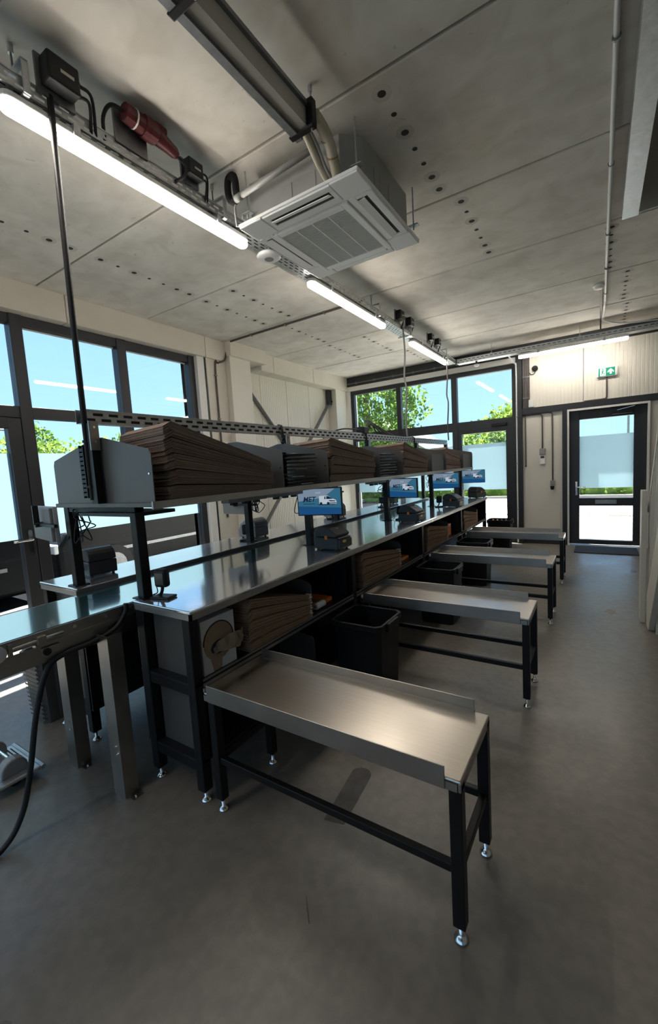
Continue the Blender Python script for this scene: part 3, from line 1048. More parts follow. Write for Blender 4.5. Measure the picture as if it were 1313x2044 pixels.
def junction_box(label, y, z, s, x=-2.045):
    t = thing('junction_box', (x, y, z), label, 'junction box', JB)
    MB().box(x - 0.012, x, y - s * 0.62, y + s * 0.55, z - 0.03, z + s * 0.95).build('backplate', 'galv_dark', t)
    b = MB().box(x, x + s * 0.55, y - s * 0.5, y + s * 0.5, z, z + s * 0.85).build('box', 'black_plastic', t, bevel=s * 0.07, seg=3)
    MB().box(x + s * 0.55, x + s * 0.56, y - s * 0.12, y + s * 0.3, z + s * 0.36, z + s * 0.46).build('rating_label', 'duct_beige', b)
    for k in (0.25, 0.6):
        g = MB().tube([(x + s * 0.25, y + s * 0.5, z + s * k), (x + s * 0.25, y + s * 0.62, z + s * k)], s * 0.09, 8).build('cable_gland', 'black_plastic', t)
        MB().tube(curve_pts([(x + s * 0.25, y + s * 0.6, z + s * k), (x + s * 0.25, y + s * (0.85 + 0.3 * k), z + s * k * 0.8), (x - 0.02, y + s * (1.0 + 0.5 * k), z - 0.06)], 6), s * 0.055, 6).build('cable', 'black_rubber', g, smooth=True)
    return t


junction_box('large black junction box at the near end of the long cable tray', 1.13, 3.235, 0.135)
junction_box('small black junction box on the tray beside the air conditioner', 1.865, 3.255, 0.105)
junction_box('first black box above the tray between the middle and far lamps', 4.93, 3.235, 0.12)
junction_box('second black box above the tray between the middle and far lamps', 5.25, 3.235, 0.12)
junction_box('first black box above the far corner lamp', 6.05, 3.235, 0.11)
junction_box('second black box above the far corner lamp', 6.36, 3.235, 0.11)
# red plug and socket
rp = thing('power_plug', (-2.04, 1.55, 3.22), 'dark red industrial plug and socket on the cable tray', 'plug')
MB().box(-2.062, -2.048, 1.40, 1.58, 3.21, 3.375).build('backplate', 'galv_dark', rp)
MB().tube([(-2.0, 1.425, 3.335), (-2.0, 1.53, 3.332)], [0.042, 0.046], 14).build('socket', 'red_plastic', rp, smooth=False)
MB().tube([(-2.0, 1.525, 3.332), (-2.0, 1.56, 3.331), (-2.0, 1.60, 3.33)], [0.052, 0.054, 0.050], 14).build('collar', 'red_plastic', rp)
MB().tube([(-2.0, 1.60, 3.33), (-2.0, 1.66, 3.32), (-2.0, 1.72, 3.308), (-2.0, 1.74, 3.30)], [0.044, 0.036, 0.030, 0.018], 12).build('plug_body', 'red_plastic', rp, smooth=True)
MB().box(-2.03, -1.97, 1.585, 1.665, 3.35, 3.385).build('hinged_lid', 'red_plastic', rp, bevel=0.01)
MB().tube([(-2.0, 1.475, 3.335), (-2.0, 1.483, 3.335)], 0.047, 14).build('white_band', 'paper_white', rp)
MB().tube(curve_pts([(-2.0, 1.735, 3.30), (-2.0, 1.79, 3.28), (-2.01, 1.79, 3.23), (-2.06, 1.76, 3.20)], 6), 0.009, 6).build('cable', 'black_rubber', rp, smooth=True)
MB().tube(curve_pts([(-2.0, 1.43, 3.34), (-2.02, 1.37, 3.34), (-2.06, 1.35, 3.29), (-2.08, 1.36, 3.20)], 6), 0.009, 6).build('cable', 'black_rubber', rp, smooth=True)

# wireless access point under the tray
ap = thing('access_point', (-2.11, 2.62, 3.09), 'round white wireless access point under the cable tray', 'access point')
MB().lathe([(0.03, -0.012), (0.075, -0.006), (0.092, 0.006), (0.085, 0.02), (0.03, 0.026)], -2.10, 2.62, 28, 3.115).build('shell', 'ac_white', ap, smooth=True)
MB().lathe([(0.034, 0), (0.034, 0.002)], -2.10, 2.62, 20, 3.1015).build('status_ring', 'pvc_grey', ap)
MB().box(-2.14, -2.06, 2.58, 2.66, 3.138, 3.164).build('bracket', 'galvanised', ap)

# drop pole from the tray to the rack end, and drop cables
dp = thing('drop_pole', (-2.08, 1.13, 1.4), 'long black vertical cable pole from the ceiling tray to the rack end', 'cable pole')
MB().tube([(-2.055, 1.10, 3.22), (-2.09, 1.105, 2.3), (-2.105, 1.11, 1.42)], 0.014, 8).build('pole', 'black_rubber', dp, smooth=True)
for z in (1.48, 1.70, 1.80):
    MB().tube([(-2.105, 1.11, z), (-2.105, 1.11, z + 0.012)], 0.019, 8).build('cable_tie', 'black_plastic', dp)
st = MB()
for k in range(11):
    st.box(-2.155, -2.125, 1.095, 1.11, 1.44 + 0.022 * k, 1.455 + 0.022 * k)
st.box(-2.16, -2.155, 1.095, 1.11, 1.43, 1.69).box(-2.125, -2.12, 1.095, 1.11, 1.43, 1.69).build('comb_strip', 'black_plastic', dp)
for lab, yy, xo, mat in (('pale twisted drop cable hanging from the tray before the far window', 5.12, -2.06, 'pvc_grey'), ('straight grey drop cable at the far tray corner', 6.92, -2.07, 'conduit_brown')):
    c = [(xo, yy, 3.2), (xo + 0.012, yy, 2.9), (xo - 0.01, yy + 0.01, 2.6), (xo + 0.014, yy, 2.45), (xo - 0.006, yy, 2.1), (xo, yy, 1.86)]
    tag(MB().tube(curve_pts(c, 6), 0.011, 7).build('drop_cable', mat, smooth=True), lab, 'cable', 'drop cables')

# air conditioning cassette
AX0, AX1, AY0, AY1, AZ = -1.955, -1.085, 2.150, 3.075, 3.07
acx, acy = (AX0 + AX1) / 2, (AY0 + AY1) / 2
ac = thing('air_conditioner', (acx, acy, AZ), 'white ceiling cassette air conditioner hanging above the benches', 'air conditioner')
b0, b1, c0, c1 = AX0 + 0.05, AX1 - 0.03, AY0 + 0.05, AY1 - 0.05
ch = 0.10
body = MB().prism([(b0, c0 + ch), (b0 + ch * 0.2, c0), (b1 - ch, c0), (b1, c0 + ch), (b1, c1 - ch), (b1 - ch, c1), (b0 + ch, c1), (b0, c1 - ch)], 'z', AZ + 0.03, AZ + 0.27).build('body', 'ac_body', ac, bevel=0.004)
for (x0, x1, z0, z1) in ((-1.62, -1.55, 3.13, 3.22), (-1.53, -1.38, 3.13, 3.22), (-1.36, -1.28, 3.13, 3.22)):
    MB().box(x0, x1, c0 - 0.003, c0, z0, z1).build('knockout_panel', 'ac_body', body, bevel=0.002)
for (y0, y1) in ((2.42, 2.48), (2.50, 2.60), (2.62, 2.68)):
    MB().box(b1, b1 + 0.003, y0, y1, 3.13, 3.24).build('knockout_panel', 'ac_body', body, bevel=0.002)
# face panel built of strips around the slots
pt = 0.03
sw_ = 0.185
m = MB()
m.box(AX0, AX1, AY0, AY1, AZ + 0.012, AZ + pt)
m.build('face_panel', 'ac_white', ac, bevel=0.004)
# corner pads
for (x0, x1) in ((AX0, AX0 + sw_), (AX1 - sw_, AX1)):
    for (y0, y1) in ((AY0, AY0 + sw_), (AY1 - sw_, AY1)):
        MB().box(x0 + 0.003, x1 - 0.002, y0 + 0.003, y1 - 0.002, AZ, AZ + 0.013).build('corner_pad', 'ac_white', ac, bevel=0.006)


def air_slot(x0, x1, y0, y1, along, flip):
    """vane strip: frame lips, dark slot, tilted vane"""
    m = MB()
    if along == 'x':
        dy = y1 - y0
        a, b = y0 + dy * 0.28, y0 + dy * 0.72
        m.box(x0, x1, y0, a, AZ + 0.001, AZ + 0.013).box(x0, x1, b, y1, AZ + 0.001, AZ + 0.013)
        m.box(x0, x0 + 0.03, a, b, AZ + 0.001, AZ + 0.013).box(x1 - 0.03, x1, a, b, AZ + 0.001, AZ + 0.013)
        s = m.build('outlet_frame', 'ac_white', ac, bevel=0.003)
        MB().box(x0 + 0.03, x1 - 0.03, a, b, AZ + 0.008, AZ + 0.0125).build('outlet_slot', 'ac_dark', s)
        c = (a + b) / 2
        MB().beam((x0 + 0.035, c + 0.012 * flip, AZ - 0.002), (x1 - 0.035, c + 0.012 * flip, AZ - 0.002), 0.042, 0.004, up=(0, 0.35 * flip, 1)).build('vane', 'ac_white', s)
    else:
        dx = x1 - x0
        a, b = x0 + dx * 0.28, x0 + dx * 0.72
        m.box(x0, a, y0, y1, AZ + 0.001, AZ + 0.013).box(b, x1, y0, y1, AZ + 0.001, AZ + 0.013)
        m.box(a, b, y0, y0 + 0.03, AZ + 0.001, AZ + 0.013).box(a, b, y1 - 0.03, y1, AZ + 0.001, AZ + 0.013)
        s = m.build('outlet_frame', 'ac_white', ac, bevel=0.003)
        MB().box(a, b, y0 + 0.03, y1 - 0.03, AZ + 0.008, AZ + 0.0125).build('outlet_slot', 'ac_dark', s)
        c = (a + b) / 2
        MB().beam((c + 0.012 * flip, y0 + 0.035, AZ - 0.002), (c + 0.012 * flip, y1 - 0.035, AZ - 0.002), 0.042, 0.004, up=(0.35 * flip, 0, 1)).build('vane', 'ac_white', s)


air_slot(AX0 + sw_ + 0.003, AX1 - sw_ - 0.003, AY0 + 0.012, AY0 + 0.175, 'x', -1)
air_slot(AX0 + sw_ + 0.003, AX1 - sw_ - 0.003, AY1 - 0.175, AY1 - 0.012, 'x', 0.05)
air_slot(AX0 + 0.012, AX0 + 0.125, AY0 + sw_ + 0.003, AY1 - sw_ - 0.003, 'y', 0.05)
air_slot(AX1 - 0.165, AX1 - 0.012, AY0 + sw_ + 0.003, AY1 - sw_ - 0.003, 'y', -0.6)
gx0, gx1, gy0, gy1 = -1.825, -1.258, 2.345, 2.98
m = MB()
m.box(gx0, gx0 + 0.03, gy0, gy1, AZ - 0.008, AZ + 0.013).box(gx1 - 0.045, gx1, gy0, gy1, AZ - 0.008, AZ + 0.013)
m.box(gx0 + 0.03, gx1 - 0.045, gy0, gy0 + 0.045, AZ - 0.008, AZ + 0.013).box(gx0 + 0.03, gx1 - 0.045, gy1 - 0.045, gy1, AZ - 0.008, AZ + 0.013)
gf = m.build('grille_frame', 'ac_white', ac, bevel=0.005)
MB().box(gx0 + 0.03, gx1 - 0.045, gy0 + 0.045, gy1 - 0.045, AZ + 0.006, AZ + 0.013).build('grille_back', 'pvc_grey', gf)
m = MB()
nsl = 44
for k in range(nsl):
    y = gy0 + 0.05 + (gy1 - gy0 - 0.10) * k / (nsl - 1)
    m.box(gx0 + 0.03, gx1 - 0.045, y - 0.0035, y + 0.0035, AZ - 0.004, AZ + 0.004)
sl = m.build('grille_slats', 'ac_grille', gf, kind='stuff')
for k in range(1, 4):
    x = gx0 + 0.03 + (gx1 - gx0 - 0.075) * k / 4
    MB().box(x - 0.004, x + 0.004, gy0 + 0.045, gy1 - 0.045, AZ - 0.0055, AZ + 0.004).build('grille_rib', 'ac_white', gf)
# suspension rods and brackets
for (x, y) in ((-1.885, 2.17), (-1.125, 2.225), (-1.09, 2.98), (-1.9, 3.0)):
    r_ = MB().tube([(x, y, 3.12), (x, y, ZC - 0.002)], 0.005, 6).build('threaded_rod', 'galvanised', ac)
    MB().box(x - 0.035, x + 0.035, y - 0.02, y + 0.02, 3.145, 3.151).box(x - 0.035, x - 0.030, y - 0.02, y + 0.02, 3.12, 3.15).build('hanger_bracket', 'galvanised', r_)
# refrigerant pipes from trunking into the unit
m1 = MB().tube(curve_pts([(-1.225, 1.97, 3.30), (-1.22, 2.05, 3.27), (-1.22, 2.11, 3.22), (-1.235, 2.17, 3.17), (-1.245, 2.21, 3.13)], 6), 0.030, 12).build('insulated_pipe', 'pipe_beige', ac, smooth=True)
MB().tube(curve_pts([(-1.29, 1.96, 3.27), (-1.30, 2.05, 3.22), (-1.305, 2.12, 3.18), (-1.30, 2.20, 3.13)], 6), 0.021, 10).build('insulated_pipe', 'pipe_beige', ac, smooth=True)
for p in ((-1.222, 2.085, 3.245), (-1.228, 2.14, 3.195)):
    MB().tube([p, (p[0] - 0.002, p[1] + 0.006, p[2] - 0.005)], 0.032, 12).build('tape_band', 'kraft', m1)
MB().tube(curve_pts([(-1.26, 1.96, 3.26), (-1.27, 2.06, 3.22), (-1.275, 2.14, 3.16), (-1.27, 2.2, 3.12)], 5), 0.009, 7).build('control_cable', 'pvc_grey', ac, smooth=True)
# condensate pipe and black foam loop
dr = thing('drain_pipe', (-1.7, 2.10, 3.2), 'grey condensate pipe with black foam loop beside the air conditioner', 'pipe')
MB().tube([(-1.30, 2.115, 3.265), (-1.925, 2.115, 3.225)], 0.017, 10).build('pipe', 'pvc_grey', dr, smooth=True)
MB().tube([(-1.93, 2.115, 3.225), (-1.88, 2.115, 3.228)], 0.022, 10).build('coupling', 'pvc_grey', dr, smooth=True)
MB().tube(curve_pts([(-1.93, 2.12, 3.23), (-1.955, 2.12, 3.22), (-1.985, 2.12, 3.25), (-1.995, 2.12, 3.31), (-1.985, 2.12, 3.365), (-1.945, 2.12, 3.372), (-1.928, 2.12, 3.34), (-1.925, 2.12, 3.26)], 6), 0.022, 9).build('foam_loop', 'foam_black', dr, smooth=True)
MB().tube(curve_pts([(-1.935, 2.12, 3.22), (-1.955, 2.13, 3.17), (-1.965, 2.15, 3.09)], 5), 0.007, 6).build('power_cable', 'pvc_grey', dr, smooth=True)

# pipe trunking coming from the camera side
td = thing('pipe_trunking', (-1.27, 0.5, 3.22), 'grey pipe trunking running under the ceiling to the air conditioner', 'trunking')
MB().box(-1.335, -1.297, -3.0, 1.965, 3.205, 3.225).build('trunking_base', 'galv_dark', td)
MB().box(-1.33, -1.24, -3.0, 1.965, 3.222, 3.305).build('trunking_body', 'duct_beige', td)
MB().box(-1.345, -1.222, -3.0, 1.965, 3.305, 3.325).build('trunking_lid', 'galv_dark', td)
for ry in (0.3, 1.20, 1.93):
    r_ = MB().tube([(-1.215, ry, 3.19), (-1.215, ry, ZC - 0.002)], 0.005, 6).build('threaded_rod', 'galvanised', td)
    MB().lathe([(0.011, 0), (0.011, 0.03)], -1.215, ry, 8, ZC - 0.032).build('anchor_sleeve', 'galvanised', r_)
    m = MB().box(-1.236, -1.196, ry - 0.02, ry + 0.02, 3.205, 3.335).box(-1.35, -1.20, ry - 0.018, ry + 0.018, 3.203, 3.213)
    m.build('clamp', 'black_steel', td, bevel=0.006)

# round white conduit on the ceiling and the steel beam at the opening
cn = thing('ceiling_conduit', (0.05, 3.5, 3.37), 'white plastic conduit running along the ceiling near the stair opening', 'conduit')
pts = [(0.06, y, ZC - 0.014 - 0.006 * math.sin(y * 2.1)) for y in [-3 + 0.25 * k for k in range(39)]]
MB().tube(pts, 0.013, 8).build('tube', 'pvc_white', cn, smooth=True)
for yy in (2.55, 3.55, 4.6, 5.4, 6.2):
    MB().tube([(0.06, yy, ZC - 0.016), (0.06, yy + 0.012, ZC - 0.016)], 0.019, 10).build('conduit_clip', 'galv_dark', cn)
MB().tube(curve_pts([(0.06, 6.5, ZC - 0.012), (0.055, 6.8, ZC - 0.02), (0.05, 7.0, ZC - 0.06), (0.06, 7.1, 3.30), (0.3, 7.3, 3.26), (0.9, 7.5, 3.25)], 6), 0.011, 8).build('bend', 'pvc_white', cn, smooth=True)
sb = thing('steel_beam', (0.2, 1.0, 3.15), 'galvanised steel beam lining the stair opening in the ceiling', 'beam')
MB().box(0.140, 0.240, -4.55, 4.10, 3.245, 3.257).build('bottom_flange', 'galvanised', sb)
MB().box(0.145, 0.157, -4.55, 4.10, 3.257, ZC).build('web', 'galvanised', sb)
MB().tube(curve_pts([(0.27, 2.6, 3.7), (0.285, 2.8, 3.45), (0.27, 3.0, 3.35)], 6), 0.01, 6).build('hanging_cable', 'black_rubber', sb)
# smoke detector with its grey conduit
sm = thing('smoke_detector', (0.0, 5.92, 3.35), 'white round smoke detector on the ceiling beside the conduit', 'smoke detector')
MB().lathe([(0.03, -0.045), (0.045, -0.04), (0.055, -0.02), (0.055, 0)], -0.005, 5.92, 20, ZC - 0.001).build('head', 'ac_white', sm, smooth=True)
MB().lathe([(0.062, -0.012), (0.062, 0)], -0.005, 5.92, 20, ZC).build('base', 'pvc_white', sm)
MB().tube([(0.02, 5.98, ZC - 0.012), (0.015, 7.4, ZC - 0.012), (0.015, 7.45, 3.24)], 0.010, 8).build('grey_conduit', 'conduit_brown', sm)
s2 = thing('ceiling_sensor', (-1.74, 7.53, 3.09), 'small white sensor hanging under the far cable tray', 'sensor')
MB().lathe([(0.03, 0), (0.045, 0.012), (0.045, 0.03), (0.02, 0.036)], -1.74, 7.53, 18, 3.085).build('head', 'ac_white', s2, smooth=True)
MB().box(-1.75, -1.73, 7.5, 7.56, 3.12, 3.164).build('bracket', 'black_plastic', s2)

# left wall conduit along the ceiling joint then down
lc = thing('wall_conduit', (-4.4, 4.4, 0.9), 'dark conduit from ceiling down the left cream wall', 'conduit')
MB().tube(curve_pts([(-2.25, 4.47, ZC - 0.012), (-3.2, 4.48, ZC - 0.012), (-4.3, 4.49, ZC - 0.012), (-4.49, 4.49, 3.37), (-4.50, 4.485, 3.25), (-4.50, 4.44, 3.14), (-4.53, 4.34, 3.09), (-4.535, 4.29, 3.02), (-4.535, 4.285, 2.0), (-4.535, 4.285, 0.9)], 5), 0.013, 8).build('tube', 'conduit_brown', lc, smooth=True)
for p in ((-2.8, 4.475), (-3.4, 4.48), (-4.0, 4.487)):
    MB().box(p[0] - 0.008, p[0] + 0.008, p[1] - 0.02, p[1] + 0.02, ZC - 0.03, ZC - 0.001).build('conduit_clip', 'galv_dark', lc)
for z in (1.6, 2.3, 2.9):
    MB().box(-4.55, -4.518, 4.267, 4.303, z, z + 0.018).build('conduit_clip', 'galv_dark', lc)

# ================================================================== FAR WALL FITTINGS
cg = thing('conduit_bundle', (-1.05, 7.97, 2.35), 'bundle of brown conduits beside the far steel column', 'conduit')
for k in range(5):
    MB().tube([(-1.088 + 0.023 * k, 7.984, 2.34), (-1.088 + 0.023 * k, 7.984, 3.21)], 0.010, 8).build('tube', 'conduit_brown', cg)
for z in (2.5, 2.85):
    MB().box(-1.10, -0.985, 7.972, 7.99, z, z + 0.015).build('clip_strip', 'galv_dark', cg)
wc = thing('white_conduit', (-1.22, 7.93, 0.0), 'white conduit running down the far steel column', 'conduit')
MB().tube(curve_pts([(-1.26, 7.56, 3.2), (-1.25, 7.7, 3.17), (-1.21, 7.93, 3.10), (-1.19, 7.938, 3.0), (-1.19, 7.938, 2.0), (-1.19, 7.938, 0.02)], 5), 0.012, 8).build('tube', 'pvc_white', wc, smooth=True)
for z in (0.6, 1.4, 2.2):
    MB().box(-1.208, -1.172, 7.926, 7.95, z, z + 0.015).build('conduit_clip', 'pvc_grey', wc)
sp = thing('wall_camera', (-0.90, 7.95, 2.93), 'small black round camera high on the far cream wall', 'camera')
MB().tube([(-0.905, 7.996, 2.975), (-0.905, 7.97, 2.975)], 0.045, 16).build('base', 'black_plastic', sp)
MB().tube([(-0.905, 7.975, 2.975), (-0.895, 7.93, 2.965)], [0.05, 0.038], 16).build('dome', 'black_plastic', sp, bevel=0.008)
MB().tube(curve_pts([(-0.90, 7.99, 2.93), (-0.92, 7.985, 2.89), (-0.96, 7.985, 2.885), (-0.99, 7.985, 2.92)], 5), 0.006, 6).build('cable', 'black_rubber', sp)
wbx = MB().box(-1.005, -0.925, 7.965, 7.999, 2.345, 2.47).build('wall_box', 'pvc_white', bevel=0.006)
tag(wbx, 'small white box on the far wall above the black band', 'box')
# exit sign
ex = thing('exit_sign', (0.1, 7.97, 2.68), 'green illuminated emergency exit sign with running figure and arrow', 'sign')
MB().box(-0.03, 0.235, 7.955, 7.998, 2.675, 2.815).build('case', 'pvc_white', ex, bevel=0.004)
fc = MB().box(-0.008, 0.205, 7.951, 7.956, 2.685, 2.805).build('green_face', 'sign_green', ex)
yq = 7.9495


def flat(par, name, mat, polys):
    m = MB()
    for p in polys:
        m.prism(p, 'y', yq, yq + 0.002)
    return m.build(name, mat, par)


dx, dz = 0.012, 2.690
flat(fc, 'door_symbol', 'sign_white', [[(dx, dz), (dx + 0.075, dz), (dx + 0.075, dz + 0.108), (dx, dz + 0.108)]])
yq = 7.947
hx = dx + 0.036
flat(fc, 'running_figure', 'sign_green', [
    [(hx + 0.010 * math.cos(a), dz + 0.090 + 0.010 * math.sin(a)) for a in [R(36 * k) for k in range(10)]],
    [(hx - 0.014, dz + 0.044), (hx + 0.002, dz + 0.040), (hx + 0.010, dz + 0.076), (hx - 0.006, dz + 0.078)],
    [(hx + 0.006, dz + 0.076), (hx + 0.026, dz + 0.058), (hx + 0.030, dz + 0.064), (hx + 0.010, dz + 0.080)],
    [(hx - 0.006, dz + 0.078), (hx - 0.026, dz + 0.066), (hx - 0.024, dz + 0.059), (hx - 0.004, dz + 0.070)],
    [(hx - 0.006, dz + 0.046), (hx + 0.022, dz + 0.036), (hx + 0.026, dz + 0.008), (hx + 0.018, dz + 0.007), (hx + 0.014, dz + 0.030), (hx - 0.010, dz + 0.038)],
    [(hx - 0.012, dz + 0.046), (hx - 0.016, dz + 0.024), (hx - 0.032, dz + 0.014), (hx - 0.028, dz + 0.008), (hx - 0.009, dz + 0.018), (hx - 0.002, dz + 0.042)]])
yq = 7.9495
ax = 0.150
flat(fc, 'arrow_symbol', 'sign_white', [[(ax - 0.013, dz + 0.016), (ax + 0.013, dz + 0.016), (ax + 0.013, dz + 0.058), (ax + 0.040, dz + 0.036), (ax + 0.040, dz + 0.060), (ax, dz + 0.100), (ax - 0.040, dz + 0.060), (ax - 0.040, dz + 0.036), (ax - 0.013, dz + 0.058)]])
MB().tube(curve_pts([(0.10, 7.985, 2.675), (0.10, 7.985, 2.45), (0.095, 7.985, 2.36), (0.05, 7.985, 2.345), (-0.2, 7.985, 2.342)], 5), 0.010, 8).build('conduit', 'conduit_brown', ex, smooth=True)
# control units with their conduits on the lower cream panel
th = thing('wall_thermostat', (-0.80, 7.97, 1.37), 'grey box with white thermostat on the far cream panel', 'thermostat')
MB().box(-0.845, -0.755, 7.96, 7.999, 1.535, 1.64).build('back_box', 'pvc_grey', th, bevel=0.005)
b_ = MB().box(-0.84, -0.76, 7.97, 7.999, 1.375, 1.525).build('controller', 'ac_white', th, bevel=0.005)
MB().box(-0.828, -0.772, 7.967, 7.971, 1.475, 1.512).build('display', 'ac_dark', b_)
MB().tube(curve_pts([(-0.80, 7.985, 1.64), (-0.80, 7.985, 2.1), (-0.81, 7.985, 2.19), (-0.86, 7.985, 2.215), (-1.10, 7.985, 2.215)], 5), 0.010, 8).build('conduit', 'conduit_brown', th, smooth=True)
sw2 = thing('wall_switch', (-0.65, 7.97, 0.93), 'grey and black wall switch below a long conduit near the exit door', 'switch')
MB().box(-0.685, -0.615, 7.955, 7.999, 1.02, 1.095).build('socket_box', 'pvc_grey', sw2, bevel=0.006)
MB().tube([(-0.655, 7.955, 1.0), (-0.655, 7.955, 0.94)], [0.032, 0.022], 12).build('plug', 'black_plastic', sw2, bevel=0.004)
MB().tube(curve_pts([(-0.65, 7.985, 1.095), (-0.65, 7.985, 2.1), (-0.66, 7.985, 2.20), (-0.71, 7.985, 2.228), (-1.10, 7.985, 2.228)], 5), 0.010, 8).build('conduit', 'conduit_brown', sw2, smooth=True)
hp2 = thing('short_conduit', (-1.06, 7.985, 1.35), 'short dark conduit ending mid height beside the steel column', 'conduit')
MB().tube([(-1.06, 7.985, 2.23), (-1.06, 7.985, 1.36)], 0.009, 8).build('tube', 'conduit_brown', hp2)
MB().tube([(-1.06, 7.985, 1.36), (-1.06, 7.985, 1.345)], 0.012, 8).build('end_sleeve', 'black_plastic', hp2)

tag(MB().box(-0.315, 0.50, 7.35, 7.90, 0.0005, 0.014).build('door_mat', 'mat_blue', bevel=0.004), 'dark blue grey doormat in front of the exit door', 'doormat')

# ================================================================== STAIRCASE
stc = thing('staircase', (0.78, 2.9, 0), 'cream painted wooden staircase with baluster railing at the right edge', 'staircase')
yb = 4.42
rise, run, ns = 0.188, 0.182, 18
MB().box(0.312, 0.352, yb + 0.02, yb + 0.165, 0, 1.16).build('newel_post', 'stair_paint', stc, bevel=0.004)
for xs in (0.355, 1.26):
    MB().prism([(yb, 0.0), (yb - 0.16, 0.0), (yb - ns * run - 0.1, ns * rise - 0.06), (yb - ns * run - 0.1, ns * rise + 0.26), (yb, 0.26)], 'x', xs, xs + 0.045).build('stringer', 'stair_paint', stc, bevel=0.003, seg=1)
for k in range(ns):
    MB().box(0.40, 1.26, yb - 0.05 - run * (k + 1) - 0.02, yb - 0.05 - run * k, rise * (k + 1) - 0.04, rise * (k + 1)).build('tread', 'stair_tread', stc, bevel=0.004, seg=1)
    MB().box(0.40, 1.26, yb - 0.05 - run * (k + 1) - 0.012, yb - 0.05 - run * (k + 1) + 0.006, rise * k, rise * (k + 1) - 0.04).build('riser', 'stair_paint', stc)
sl_ = rise / run
MB().beam((0.375, yb + 0.12, 0.98), (0.375, yb - ns * run, 0.98 + (ns * run + 0.12) * sl_), 0.03, 0.05).build('handrail', 'stair_paint', stc, bevel=0.006)
for k in range(36):
    y = yb - 0.06 - 0.095 * k
    if y < yb - ns * run:
        break
    z0 = 0.24 + (yb - y) * sl_
    z1 = 0.96 + (yb + 0.12 - y) * sl_
    MB().box(0.365, 0.385, y - 0.011, y + 0.011, z0, z1).build('baluster', 'stair_paint', stc)

# ================================================================== BENCHES
Y0, PITCH, YE = 1.15, 1.45, 6.93
YM = [Y0 + PITCH * k for k in range(5)]


def foot(m, x, y, s=1.0):
    return m.lathe([(0.024 * s, 0), (0.024 * s, 0.006), (0.014 * s, 0.014), (0.008 * s, 0.02), (0.008 * s, 0.06)], x, y, 14)


